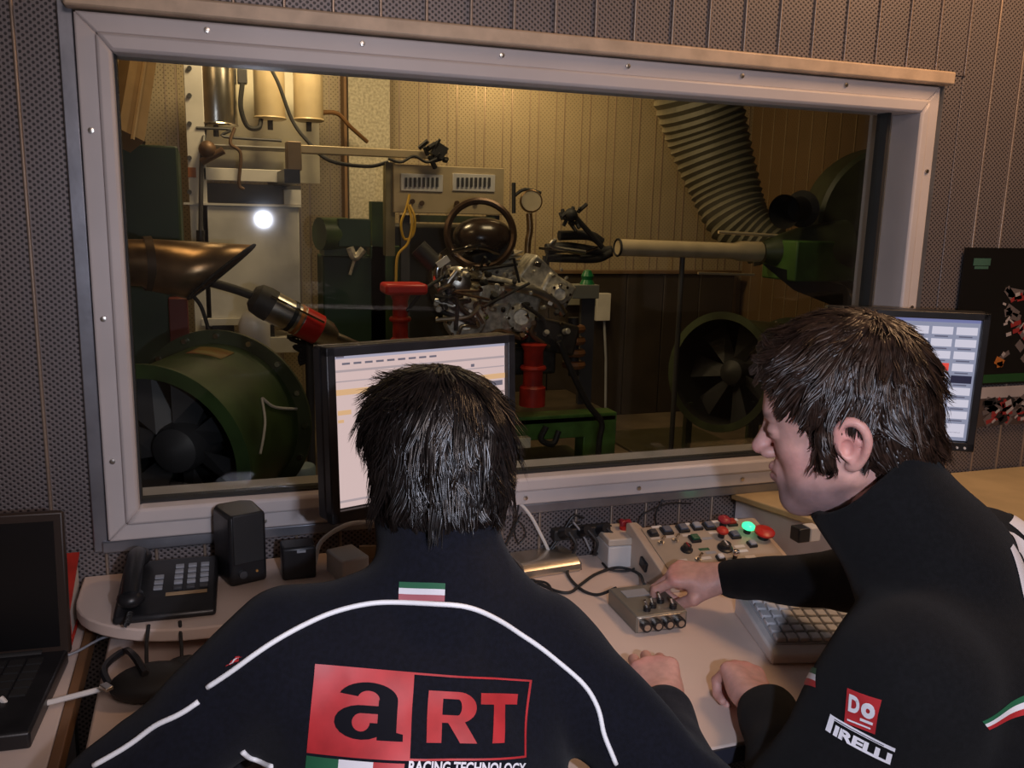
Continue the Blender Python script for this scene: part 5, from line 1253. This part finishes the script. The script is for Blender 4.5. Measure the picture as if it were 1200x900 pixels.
def build_person(name, label, o, headO, headR, neckdir, joints, cloth_m, pelvis, hairm, stub, capfn, strand_fn, hands, jack_extra, seed, head_s=1.0):
    """o: pelvis floor point; joints: dict of world points"""
    J = {k: V(*v) for k, v in joints.items()}
    t = T(name, label, 'person', (o[0], o[1], 0))
    # body core, low detail, under the clothes
    lo = np.min(list(J.values()), 0) - .16; hi = np.max(list(J.values()), 0) + .16; lo[2] = -.01
    B = SDF(lo, hi, .010)
    fill = lambda S, e, k: (S.cone(J['neck'] + V(0, 0, -.02), J['neck2'], .045 + e, .045 + e, k),
        S.cone(J['chest'] + V(0, 0, -.03), J['hips'], .085 + e, .10 + e, k), S.cone(J['sl'] * .7 + J['chest'] * .3, J['sr'] * .7 + J['chest'] * .3, .04 + e, .04 + e, k), S.cone(J['neck'], J['chest'], .045, .05, k),
        [S.chain([J['s' + a], J['e' + a], J['w' + a]], [.040 + e, .036 + e, .027 + e], k) for a in 'lr'],
        [S.chain([J['h' + a], J['k' + a], J['a' + a]], [.078 + e, .056 + e, .040 + e], k) for a in 'lr'])
    fill(B, 0, .02)
    for a in 'lr': B.cone(J['a' + a], J['t' + a], .035, .028, .02)
    bv, bf = B.mesh()
    # head in local axes
    Hs = SDF((-.105, -.15, -.20), (.105, .135, .14), .0024); skull(Hs, neckdir)
    hv, hf = Hs.mesh(); tint = skin_tint_head(hv, stub)
    if stub:
        pass
    parts = [(bv, bf), (xf(hv * head_s, headO, headR), hf)]; tints = [np.ones((len(bv), 3)), tint]
    for (wp, R, curl, thumb, side, sc) in hands:
        D = SDF((-.075, -.07, -.085), (.075, .15, .04), .0021); make_hand(D, curl, thumb, side); v, f = D.mesh()
        tt = np.ones((len(v), 3)); kn = np.exp(-((v[:, 1] - .085) / .014) ** 2) * (v[:, 2] > 0); tt *= 1 + kn[:, None] * np.array((.04, -.10, -.08))
        parts.append((xf(v * sc, wp, R), f)); tints.append(tt)
    v, f = join(parts); body = mesh_obj('body', v, f, M_skin, t, attrs=np.concatenate(tints))
    # eyes
    g1, g2 = G(), G()
    for s in (-1, 1):
        c = xf(V(s * .031, .0768, .0035)[None] * head_s, headO, headR)[0]; g1.ball(c, .0128, 16, 10); d = np.array(headR) @ V(0, 1, -.12); g2.ball(c + d * .0095, .0048, 12, 8)
    ey = t.p('eyes', g1, M_eye, world=True, parent=body); t.p('irises', g2, M_iris, world=True, parent=ey.parent)
    # hair
    S = capfn(); cv, cf = S.mesh(); n0 = vnormals(cv, cf); cv2 = cv + n0 * wrinkle(cv, .0022, seed, (90, 260), 10, (1, 1, .3))[:, None]
    sv, sf = strand_fn(S, (cv, cf))
    hv_, hf_ = join([(cv2, cf), (sv, sf)])
    hair = mesh_obj('hair', xf(hv_ * head_s, headO, headR), hf_, hairm, t)
    # trousers, shoes
    Tr = SDF(np.minimum(J['al'], J['ar']) - .35, V(*np.maximum(J['hl'], J['hr'])) + V(.25, .25, .2), .010) if False else None
    lo2 = np.min([J[k] for k in ('hl', 'hr', 'kl', 'kr', 'al', 'ar', 'hips')], 0) - .16; hi2 = np.max([J[k] for k in ('hl', 'hr', 'kl', 'kr', 'al', 'ar', 'hips')], 0) + .16
    lo2[2] = .03
    Tr = SDF(lo2, hi2, .009)
    for a in 'lr': Tr.chain([J['h' + a], J['k' + a], J['a' + a] + V(0, 0, .03)], [.094, .070, .060], .03)
    Tr.ell(J['hips'], (.17, .14, .13), .04)
    tv, tf = Tr.mesh(); tn = vnormals(tv, tf); tv = tv + tn * wrinkle(tv, .004, seed + 1, (20, 60))[:, None]
    mesh_obj('trousers', tv, tf, M_jeans, t)
    for a in 'lr':
        Sh = SDF(np.minimum(J['a' + a], J['t' + a]) - .09, np.maximum(J['a' + a], J['t' + a]) + .09, .006)
        Sh.cone(J['a' + a] + V(0, 0, -.005), J['t' + a], .048, .040, .02); Sh.plane_cut((0, 0, .004), (0, 0, -1), .004)
        v_, f_ = Sh.mesh(); mesh_obj('shoe', v_, f_, M_blackm, t)
    # jacket
    lo3 = np.min([J[k] for k in ('sl', 'sr', 'el', 'er', 'wl', 'wr', 'hips', 'neck2')], 0) - .15; hi3 = np.max([J[k] for k in ('sl', 'sr', 'el', 'er', 'wl', 'wr', 'neck', 'neck2')], 0) + .13
    Jk = SDF(lo3, hi3, .0048)
    jack_extra(Jk, J)
    n2_ = J['neck2'] - J['neck']; n2_ /= np.linalg.norm(n2_); Jk.plane_cut(J['neck2'] + n2_ * .030, n2_, .002)
    jv, jf = Jk.mesh(); jn = vnormals(jv, jf); jv = jv + jn * wrinkle(jv, .0034, seed + 2, (22, 62), 16)[:, None]; jv = taubin(jv, jf, 1)
    jacket = mesh_obj('jacket', jv, jf, cloth_m, t)
    bvh = BVHTree.FromPolygons(jv.tolist(), jf.tolist())
    return t, body, jacket, bvh, hair

def hitpx(bvh, px, py):
    d = (RM @ Vector((px - 600, py - 450, FPX))).normalized(); h = bvh.ray_cast(CAM, d, 4)
    return (np.array(h[0]), np.array(h[1])) if h[0] is not None else (None, None)
def snap(bvh, p, n, off):
    h = bvh.ray_cast(Vector(p + n * .25), Vector(-n), .6)
    if h[0] is None:
        h = bvh.find_nearest(Vector(p))
    q = np.array(h[0]); nn = np.array(h[1]);
    if nn @ n < 0: nn = -nn
    return q + nn * off
def decal(t, jacket, bvh, name, quad, polys, m, off=.0012, sub=.006, thick=.0008, label=None):
    """polys: list of (verts2d, faces) in the unit square (u right, v up); quad: 4 world corners TL TR BR BL on the cloth"""
    TL, TR, BR, BL = quad; n = np.cross(TR - TL, BL - TL); n /= np.linalg.norm(n)
    if n @ (np.array(CAM) - TL) < 0: n = -n
    bm = bmesh.new()
    for vs, fs in polys:
        bvs = [bm.verts.new((x, y, 0)) for x, y in vs]
        for f_ in fs:
            try: bm.faces.new([bvs[i] for i in f_])
            except ValueError: pass
    bmesh.ops.triangulate(bm, faces=bm.faces[:])
    W_ = np.linalg.norm(TR - TL); H_ = np.linalg.norm(BL - TL)
    for _ in range(7):
        es = [e for e in bm.edges if math.hypot((e.verts[0].co.x - e.verts[1].co.x) * W_, (e.verts[0].co.y - e.verts[1].co.y) * H_) > sub]
        if not es: break
        bmesh.ops.subdivide_edges(bm, edges=es, cuts=1); bmesh.ops.triangulate(bm, faces=[f_ for f_ in bm.faces if len(f_.verts) > 3])
    g = G(); g.v = []; ix = {}
    for i, v_ in enumerate(bm.verts):
        u, w_ = v_.co.x, v_.co.y; p = TL * (1 - u) * w_ + TR * u * w_ + BR * u * (1 - w_) + BL * (1 - u) * (1 - w_)
        g.v.append(tuple(snap(bvh, p, n, off))); ix[v_] = i
    g.f = [tuple(ix[v_] for v_ in f_.verts) for f_ in bm.faces]; bm.free()
    o = t.p(name, g, m, parent=jacket, world=True, ang=180)
    return o
def rect(x0, y0, x1, y1): return ([(x0, y0), (x1, y0), (x1, y1), (x0, y1)], [(0, 1, 2, 3)])
def text_poly(s, x0, y0, x1, y1, bold=.03, shear=0, space=1.0):
    """lettering as flat polygons fitted to a box in the unit square"""
    cu = bpy.data.curves.new('tmp', 'FONT'); cu.body = s; cu.offset = bold; cu.shear = shear; cu.space_character = space; cu.resolution_u = 4
    ob = bpy.data.objects.new('tmp', cu); C.objects.link(ob); dg = bpy.context.evaluated_depsgraph_get(); me = bpy.data.meshes.new_from_object(ob.evaluated_get(dg))
    vs = np.array([tuple(v.co)[:2] for v in me.vertices]); fs = [tuple(p.vertices) for p in me.polygons]
    bpy.data.objects.remove(ob); bpy.data.curves.remove(cu); bpy.data.meshes.remove(me)
    mn, mx = vs.min(0), vs.max(0); vs = (vs - mn) / (mx - mn) * V(x1 - x0, y1 - y0) + V(x0, y0)
    return (vs.tolist(), fs)
def beads(t, jacket, bvh, name, pts, r=.0022, sp=.0034, rows=2):
    """reflective piping: near-white tube along the seam, flash return put into its colour"""
    hits = [hitpx(bvh, *p) for p in pts]; Pn = [(h[0], h[1]) for h in hits if h[0] is not None]
    P_ = smooth_path([q[0] for q in Pn], 14); N_ = smooth_path([q[1] * (1 if q[1] @ (np.array(CAM) - q[0]) > 0 else -1) for q in Pn], 14)
    cum = np.concatenate([[0], np.cumsum([np.linalg.norm(P_[i + 1] - P_[i]) for i in range(len(P_) - 1)])]); L_ = cum[-1]
    PA, NA = np.array(P_), np.array(N_); g = G(); core = []
    for k, s in enumerate(np.arange(0, L_, sp)):
        p = V(*[np.interp(s, cum, PA[:, j]) for j in range(3)]); n = V(*[np.interp(s, cum, NA[:, j]) for j in range(3)]); n /= np.linalg.norm(n)
        p = np.array(bvh.find_nearest(Vector(p))[0]); core.append(p + n * .0012)
    for _ in range(3): core = [core[0]] + [(core[i - 1] + core[i] * 2 + core[i + 1]) / 4 for i in range(1, len(core) - 1)] + [core[-1]]
    g.tube(core, r, 10, 0)
    return t.p(name, g, M_bead, parent=jacket, world=True, ang=180)

def arcq(cx, cy, rx, ry, wx, wy, a0, a1, n=16):
    vs = []; fs = []
    for k in range(n + 1):
        a = math.radians(a0 + (a1 - a0) * k / n); c, s_ = math.cos(a), math.sin(a)
        vs += [(cx + rx * c, cy + ry * s_), (cx + (rx - wx) * c, cy + (ry - wy) * s_)]
    for k in range(n): fs.append((2 * k, 2 * k + 1, 2 * k + 3, 2 * k + 2))
    return (vs, fs)
def place(polys, x0, y0, x1, y1):
    return [([(x0 + (x1 - x0) * x, y0 + (y1 - y0) * y) for x, y in vs], fs) for vs, fs in polys]
def quadp(*p): return (list(p), [tuple(range(len(p)))])
LT_T = [rect(0, .77, 1, 1), rect(.34, 0, .66, .77)]
LT_R = [rect(0, 0, .30, 1), rect(.30, .85, .60, 1), rect(.30, .38, .60, .53), arcq(.60, .69, .38, .31, .30, .15, -90, 90), quadp((.42, .38), (.74, .42), (1.03, 0), (.68, 0))]
LT_a = [rect(.62, .0, .90, .70), arcq(.47, .70, .43, .30, .27, .15, 0, 165), arcq(.38, .29, .38, .30, .25, .14, 80, 360), rect(.38, .45, .66, .59), quadp((.80, 0), (1.0, 0), (1.0, .12), (.85, .16))]
# ---- office chairs
def office_chair(x, y, rot, label, seat_z=.44):
    t = T('office_chair', label, 'chair', (x, y, 0), rot=rot)
    t.p('seat', G().box((0, .02, seat_z), (.44, .42, .06)), M_blackm, bev=.025, seg=3)
    t.p('backrest', G().box((0, -.235, seat_z + .25), (.38, .05, .24), rx(.1)), M_blackm, bev=.025, seg=3)
    t.p('back_bar', G().tube([(0, -.10, seat_z - .05), (0, -.26, seat_z - .02), (0, -.27, seat_z + .2)], .014, 8), M_dgrey)
    t.p('gas_column', G().cyl((0, 0, .08), (0, 0, seat_z - .03), .028, n=18), M_dgrey)
    for k in range(5):
        a_ = k * 2 * math.pi / 5 + .3; e = V(math.cos(a_), math.sin(a_), 0)
        lg = t.p('leg', G().tube([V(0, 0, .10), e * .14 + V(0, 0, .09), e * .27 + V(0, 0, .065)], .018, 8, 3), M_black)
        s_ = np.cross(e, V(0, 0, 1)); c = e * .27 + V(0, 0, .028); t.p('castor', G().cyl(c - s_ * .02, c + s_ * .02, .027, n=16), M_black, parent=lg)
    return t
PXY = lambda px, py, **k: tuple(at(px, py, **k))
# ------------------------------------------------------------------ man A (front, seen from behind)
def R_head(yaw, pitch, roll):
    """yaw: heading angle of the face from +Y anticlockwise; pitch down positive; roll to his left positive"""
    return rz(yaw) @ rx(-pitch) @ ry(-roll)
def flowA(P_):
    c = V(.01, -.045, .13); d = P_ - c; d[:, 2] = -np.abs(d[:, 2]) - .03; d = d / (np.linalg.norm(d, axis=1, keepdims=True) + 1e-9)
    low = np.clip((.04 - P_[:, 2]) / .08, 0, 1)[:, None]; d = d * (1 - low) + np.array((0, .05, -1)) * low
    d[:, 0] += .10 * np.sin(P_[:, 2] * 60); return d
def strandsA(S, H):
    keep = lambda c: (np.abs(c[:, 2]) < 1) * 1.0
    ln = lambda P_: np.where(P_[:, 2] < -.03, .040, .066)
    return hair_strands(S, H, 3, 8500, None, ln, .0013, .013, flowA, 7, keep, clump=.75)
JA = dict(neck=(.275, -.705, 1.03), neck2=(.27, -.655, 1.10), chest=(.24, -.74, .88), hips=(.20, -.98, .56),
          sl=(.075, -.715, .985), sr=(.412, -.705, .925), el=(-.125, -.74, .835), er=(.560, -.86, .775), wl=(.13, -.50, .795), wr=(.606, -.703, .790),
          hl=(.10, -.94, .52), hr=(.30, -.94, .52), kl=(.06, -.52, .56), kr=(.36, -.52, .56), al=(.06, -.50, .10), ar=(.38, -.48, .10), tl=(.05, -.34, .045), tr=(.39, -.32, .045))
def jackA(S, J):
    up = J['neck'] - J['hips']; up /= np.linalg.norm(up); lat = J['sr'] - J['sl']; lat /= np.linalg.norm(lat); fw = np.cross(up, lat); fw /= np.linalg.norm(fw); lat = np.cross(fw, up)
    R = np.stack([lat, fw, up], 1)
    m = (J['sl'] + J['sr']) / 2
    S.ell(m * .75 + J['hips'] * .25 + fw * .01, (.185, .118, .165), .04, R)
    S.ell(m * .45 + J['hips'] * .55, (.175, .125, .19), .05, R)
    S.ell(J['hips'] + up * .02, (.18, .145, .14), .05, R)
    S.cone(J['sl'] * .85 + J['neck'] * .15 + V(0, 0, -.01), J['neck'] + V(-.03, 0, -.01), .058, .062, .04); S.cone(J['sr'] * .85 + J['neck'] * .15, J['neck'] + V(.03, 0, -.01), .058, .062, .04)
    S.cone(J['sl'] - up * .03, J['sr'] - up * .03, .075, .075, .05)
    S.cone(J['neck'] + V(0, -.005, -.01), J['neck2'] + (J['neck2'] - J['neck']) * .35, .082, .080, .025)
    S.chain([J['sl'], J['el']], [.067, .060], .03); S.chain([J['el'], J['wl']], [.058, .040], .02)
    S.chain([J['sr'], J['er']], [.068, .058], .03); S.chain([J['er'], J['wr']], [.055, .040], .02)
    for a in 'lr':
        d = J['w' + a] - J['e' + a]; d /= np.linalg.norm(d); S.cone(J['w' + a] - d * .02, J['w' + a] + d * .004, .040, .038, .01); S.ell(J['w' + a] + d * .045, (.028, .028, .028), .004, mode='sub')
    n2 = J['neck2'] - J['neck']; n2 /= np.linalg.norm(n2)
    S.cone(J['neck2'] - n2 * .03, J['neck2'] + n2 * .09, .064, .069, .004, 'sub')
hA = np.array((.276, -.628, 1.172)); RA = R_head(.06, .22, .0)
fistR = [(1.05, 1.25, .7), (1.0, 1.3, .75), (1.05, 1.3, .75), (1.1, 1.3, .7)]
thR = [(-.040, .045, -.022), (-.036, .072, -.032), (-.018, .086, -.036)]
dA = V(.10, .155, 0)
handA_R = (V(.606, -.703, .790) + V(.012, .034, .002), axes(V(.06, .17, .03), V(-.35, -.1, 1)), [(.30, .9, .5), (.38, 1.0, .5), (.50, 1.05, .55), (.65, 1.1, .55)], [(-.044, .045, -.014), (-.048, .076, -.018), (-.036, .098, -.026)], 1, .98)
handA_L = (V(.13, -.50, .795) + V(.02, .02, -.002), axes(V(.22, .20, -.03), V(0, 0, 1)), [(.35, .4, .3)] * 4, [(-.045, .045, -.014), (-.055, .075, -.018), (-.055, .10, -.022)], -1, .98)
tPA, bodyA, jackAo, bvA, hairAo = build_person('person', 'seated man in navy jacket with large red logo, seen from behind', (.2, -.95), hA, RA, (0, -.045, -.17), JA, M_cloth, None, M_hairA, 0, hair_cap_A, strandsA, [handA_R, handA_L], jackA, 11, .98)
office_chair(.2, -.98, 0, 'low backed black office chair under the man with the red logo jacket', .40)
def hitq(bv, *pp):
    out = []
    for p in pp:
        h = hitpx(bv, *p)[0]
        out.append(h if h is not None else V(*at(*p, Y=-.85)))
    return out
TLq, TRq, BRq, BLq = hitq(bvA, (369, 778), (623, 797), (616, 888), (360, 882))
def sub_quad(q, u0, v0, u1, v1):
    f = lambda u, v: q[0] * (1 - u) * v + q[1] * u * v + q[2] * u * (1 - v) + q[3] * (1 - u) * (1 - v)
    return f(u0, v1), f(u1, v1), f(u1, v0), f(u0, v0)
QA = (TLq, TRq, BRq, BLq)
decal(tPA, jackAo, bvA, 'logo_square', QA, [rect(0, 0, .42, 1)], M_printr, .0012)
decal(tPA, jackAo, bvA, 'logo_letter', QA, place(LT_a, .10, .20, .385, .84), M_printk, .0022, .004)
decal(tPA, jackAo, bvA, 'logo_letter', QA, place(LT_R, .49, .20, .72, .80), M_printr, .0012, .004)
decal(tPA, jackAo, bvA, 'logo_letter', QA, place(LT_T, .735, .20, .935, .80), M_printr, .0012, .004)
decal(tPA, jackAo, bvA, 'logo_outline', QA, [rect(.42, .975, 1, 1), rect(.42, 0, 1, .025), rect(.988, .025, 1, .975)], M_printr, .0012)
q2 = sub_quad(QA, 0, -.19, .42, -.03)
for nm, m_, x0, x1 in (('flag_green', M_printg, .0, .33), ('flag_white', M_printw, .33, .68), ('flag_red', M_printr, .68, 1)): decal(tPA, jackAo, bvA, nm, q2, [rect(x0, 0, x1, 1)], m_, .0012)
q2 = sub_quad(QA, .44, -.22, 1.0, -.05)
decal(tPA, jackAo, bvA, 'logo_caption', q2, [text_poly('RACING TECHNOLOGY', 0, .1, 1, .9, .03)], M_printw, .0012, .004)
q3 = hitq(bvA, (468, 682), (522, 684), (521, 705), (467, 703))
for nm, m_, y0, y1 in (('collar_flag_green', M_printg, .66, 1), ('collar_flag_white', M_printw, .33, .66), ('collar_flag_red', mat('dull_red_print', (.42, .12, .14), .6), 0, .33)): decal(tPA, jackAo, bvA, nm, q3, [rect(0, y0, 1, y1)], m_, .0014)
beads(tPA, jackAo, bvA, 'reflective_piping', [(243, 806), (280, 781), (330, 747), (380, 722), (420, 710), (460, 706), (510, 708), (550, 712), (590, 730), (630, 757), (665, 785), (688, 807), (702, 833), (707, 858), (716, 880), (724, 899)], .0031, .006)
beads(tPA, jackAo, bvA, 'reflective_piping', [(110, 898), (145, 878), (180, 852), (210, 838), (238, 819)], .0031, .006)
beads(tPA, jackAo, bvA, 'hem_piping', [(284, 880), (296, 888), (310, 894), (322, 899)], .0031, .006)
q4 = hitq(bvA, (204, 744), (222, 742), (205, 768), (190, 772))
decal(tPA, jackAo, bvA, 'sleeve_patch', q4, [rect(0, 0, 1, 1)], M_printr, .0014); decal(tPA, jackAo, bvA, 'sleeve_patch_letter', q4, [rect(.3, .1, .6, .9)], M_printw, .002)
pen = T('pen', 'thin dark pen between the fingers of the front mans right hand', 'pen', PXY(748, 790, Z=.77))
pen.p('barrel', G().tube([PXY(722, 776, Z=.775), PXY(745, 796, Z=.782)], .0035, 8, 0), M_black, world=True); pen.p('clip', G().tube([PXY(728, 780, Z=.781), PXY(738, 789, Z=.785)], .0012, 6, 0), M_steel, world=True)

# ------------------------------------------------------------------ man B (right, in profile)
def flowB(P_):
    c = V(.0, -.055, .125); d = P_ - c; d = d / (np.linalg.norm(d, axis=1, keepdims=True) + 1e-9)
    d[:, 2] = d[:, 2] * .9 - .25
    side = np.clip((.05 - P_[:, 2]) / .08, 0, 1)[:, None]; d = d * (1 - side) + (np.array((0, -.45, -.9)) + 0 * d) * side
    fr = np.clip((P_[:, 1] - .02) / .06, 0, 1)[:, None] * np.clip((P_[:, 2] - .05) / .03, 0, 1)[:, None]; d = d * (1 - fr) + np.array((.25, .8, -.35)) * fr
    d[:, 0] += .35 * np.sin(P_[:, 1] * 95 + P_[:, 2] * 60); d[:, 2] += .30 * np.sin(P_[:, 1] * 70 - P_[:, 2] * 80); return d
def strandsB(S, H):
    ln = lambda P_: np.where(P_[:, 2] < -.02, .022, np.where(P_[:, 1] > .06, .032, .044)) * (1 - .5 * np.exp(-(((P_ * V(0, 1, 1) - V(0, -.008, .02)) / .035) ** 2).sum(1)))
    keep = lambda c: 1.0 * ~((c[:, 1] > .070) & (c[:, 2] < .065))
    return hair_strands(S, H, 5, 8500, None, ln, .0013, .009, flowB, 7, keep, clump=.72, sway=.006)
hB = V(.776, -.815, 1.246); RB = R_head(math.radians(47), .20, .12)
fB = V(-.6, .8, 0); lB = V(-.8, -.6, 0)
JB = dict(neck=(.850, -.905, 1.085), neck2=(.805, -.860, 1.155), chest=(.90, -.97, .90), hips=(1.02, -1.15, .56),
          sl=(.738, -1.005, .992), sr=(1.0, -.85, 1.04), el=(.662, -.940, .79), er=(1.02, -.58, .90), wl=(.750, -.746, .793), wr=(.918, -.385, .828),
          hl=(.95, -1.20, .52), hr=(1.11, -1.08, .52), kl=(.72, -.90, .56), kr=(.90, -.74, .56), al=(.70, -.86, .10), ar=(.88, -.70, .10), tl=(.61, -.73, .045), tr=(.79, -.57, .045))
def jackB(S, J):
    up = J['neck'] - J['hips']; up /= np.linalg.norm(up); lat = J['sr'] - J['sl']; lat /= np.linalg.norm(lat); fw = np.cross(up, lat); fw /= np.linalg.norm(fw); lat = np.cross(fw, up)
    R = np.stack([lat, fw, up], 1); m = (J['sl'] + J['sr']) / 2
    S.ell(m * .75 + J['hips'] * .25 - fw * .01, (.178, .128, .165), .05, R)
    S.ell(m * .45 + J['hips'] * .55 + fw * .02, (.18, .140, .19), .05, R)
    S.ell(J['hips'] + up * .02, (.18, .145, .14), .05, R)
    for s in 'lr': S.cone(J['s' + s] * .9 + J['neck'] * .1, J['neck'] - up * .01, .064, .074, .05)
    S.cone(J['sl'] - up * .03, J['sr'] - up * .03, .08, .08, .05)
    S.cone(J['neck'] - up * .02, J['neck2'] + (J['neck2'] - J['neck']) * .35, .092, .083, .03)
    S.chain([J['sl'], J['el']], [.086, .070], .04); S.chain([J['el'], J['wl']], [.064, .043], .03)
    S.chain([J['sr'], J['er']], [.072, .052], .03); S.chain([J['er'], J['wr']], [.050, .037], .02)
    for a in 'lr':
        d = J['w' + a] - J['e' + a]; d /= np.linalg.norm(d); S.cone(J['w' + a] - d * .02, J['w' + a] + d * .004, .039, .037, .01); S.ell(J['w' + a] + d * .045, (.028, .028, .028), .004, mode='sub')
    n2 = J['neck2'] - J['neck']; n2 /= np.linalg.norm(n2)
    S.cone(J['neck2'] - n2 * .045, J['neck2'] + n2 * .10, .064, .069, .004, 'sub')
handB_L = (V(.750, -.746, .793) + V(.006, .028, .0), axes(V(.035, .16, .012), V(.30, .0, 1)), [(1.0, 1.3, .8), (1.0, 1.35, .8), (1.05, 1.35, .8), (1.1, 1.3, .75)], [(-.036, .042, -.018), (-.038, .068, -.020), (-.030, .088, -.026)], -1, 1.0)
handB_R = (V(.918, -.385, .828) + V(-.014, .02, .0), axes(V(-.62, .42, -.04), V(.05, -.25, 1)), [(.55, .8, .5), (.75, .95, .6), (.95, 1.1, .6), (1.1, 1.2, .6)], [(-.040, .045, -.026), (-.034, .072, -.044), (-.018, .090, -.056)], 1, 1.0)
tPB, bodyB, jackBo, bvB, hairBo = build_person('person', 'seated man with sideburns in profile wearing a black jacket with sleeve patches', (1.0, -1.1), hB, RB, (0, -.062, -.16), JB, M_cloth2, None, M_hairB, 1.0, hair_cap_B, strandsB, [handB_L, handB_R], jackB, 21, 1.02)
tPB.o['label'] = 'seated man with sideburns in profile wearing a black jacket with sleeve patches'
office_chair(1.03, -1.16, math.radians(37), 'low backed black office chair under the man with sideburns', .40)
q5 = hitq(bvB, (994, 806), (1034, 820), (1026, 860), (990, 846))
decal(tPB, jackBo, bvB, 'sleeve_patch', q5, [rect(0, 0, 1, 1)], M_printr, .0014)
decal(tPB, jackBo, bvB, 'patch_letters', q5, [text_poly('D', .10, .38, .45, .88, .05), text_poly('o', .50, .38, .92, .82, .06), rect(.5, .24, .9, .32), rect(.1, .10, .85, .15)], M_printw, .0022, .003)
q6 = hitq(bvB, (974, 836), (1050, 876), (1045, 896), (968, 855))
decal(tPB, jackBo, bvB, 'sleeve_lettering', q6, [rect(.0, .78, 1, .98), rect(.0, .0, .09, .78), text_poly('IRELLI', .13, .0, .98, .60, .05)], M_printw, .0014, .003)
decal(tPB, jackBo, bvB, 'lettering_line', q6, [rect(.09, .85, .85, .89)], M_printk, .0022)
q7 = hitq(bvB, (943, 783), (958, 784), (957, 806), (944, 803))
for nm, m_, y0, y1 in (('cuff_flag_green', M_printg, .66, 1), ('cuff_flag_white', M_printw, .33, .66), ('cuff_flag_red', M_printr, 0, .33)): decal(tPB, jackBo, bvB, nm, q7, [rect(0, y0, 1, y1)], m_, .0014)
J_ = {k: V(*v) for k, v in JB.items()}; up_ = J_['neck'] - J_['hips']; up_ /= np.linalg.norm(up_); lt_ = J_['sr'] - J_['sl']; lt_ /= np.linalg.norm(lt_); fw_ = np.cross(up_, lt_); fw_ /= np.linalg.norm(fw_); lt_ = np.cross(fw_, up_)
c_ = (J_['sl'] + J_['sr']) / 2 * .85 + J_['hips'] * .15 - fw_ * .13 + lt_ * .085 + up_ * .085
q8 = (c_ - lt_ * .13 + up_ * .06, c_ + lt_ * .13 + up_ * .06, c_ + lt_ * .13 - up_ * .06, c_ - lt_ * .13 - up_ * .06)
decal(tPB, jackBo, bvB, 'back_lettering', q8, [text_poly('ART', .0, .0, 1, 1, .05, 0)], M_printw, .0014, .004)
q9 = hitq(bvB, (1150, 845), (1199, 815), (1199, 838), (1158, 855))
for nm, m_, y0, y1 in (('hem_flag_green', M_printg, .66, 1), ('hem_flag_white', M_printw, .33, .66), ('hem_flag_red', M_printr, 0, .33)): decal(tPB, jackBo, bvB, nm, q9, [rect(0, y0, 1, y1)], m_, .0014)
h_ = hitpx(bvB, 1158, 602)
GROUPS = {'beige_canister': 'beige canisters on the rack', 'red_stand': 'red stands around the engine', 'green_fan_drum': 'green fan drums in the test cell', 'monitor': 'flat monitors on the desk', 'office_chair': 'office chairs under the two men', 'person': 'men seated at the desk', 'wall_poster': 'posters on the right wall'}
for o in bpy.data.objects:
    if o.parent is None and o.name.split('.')[0] in GROUPS: o['group'] = GROUPS[o.name.split('.')[0]]
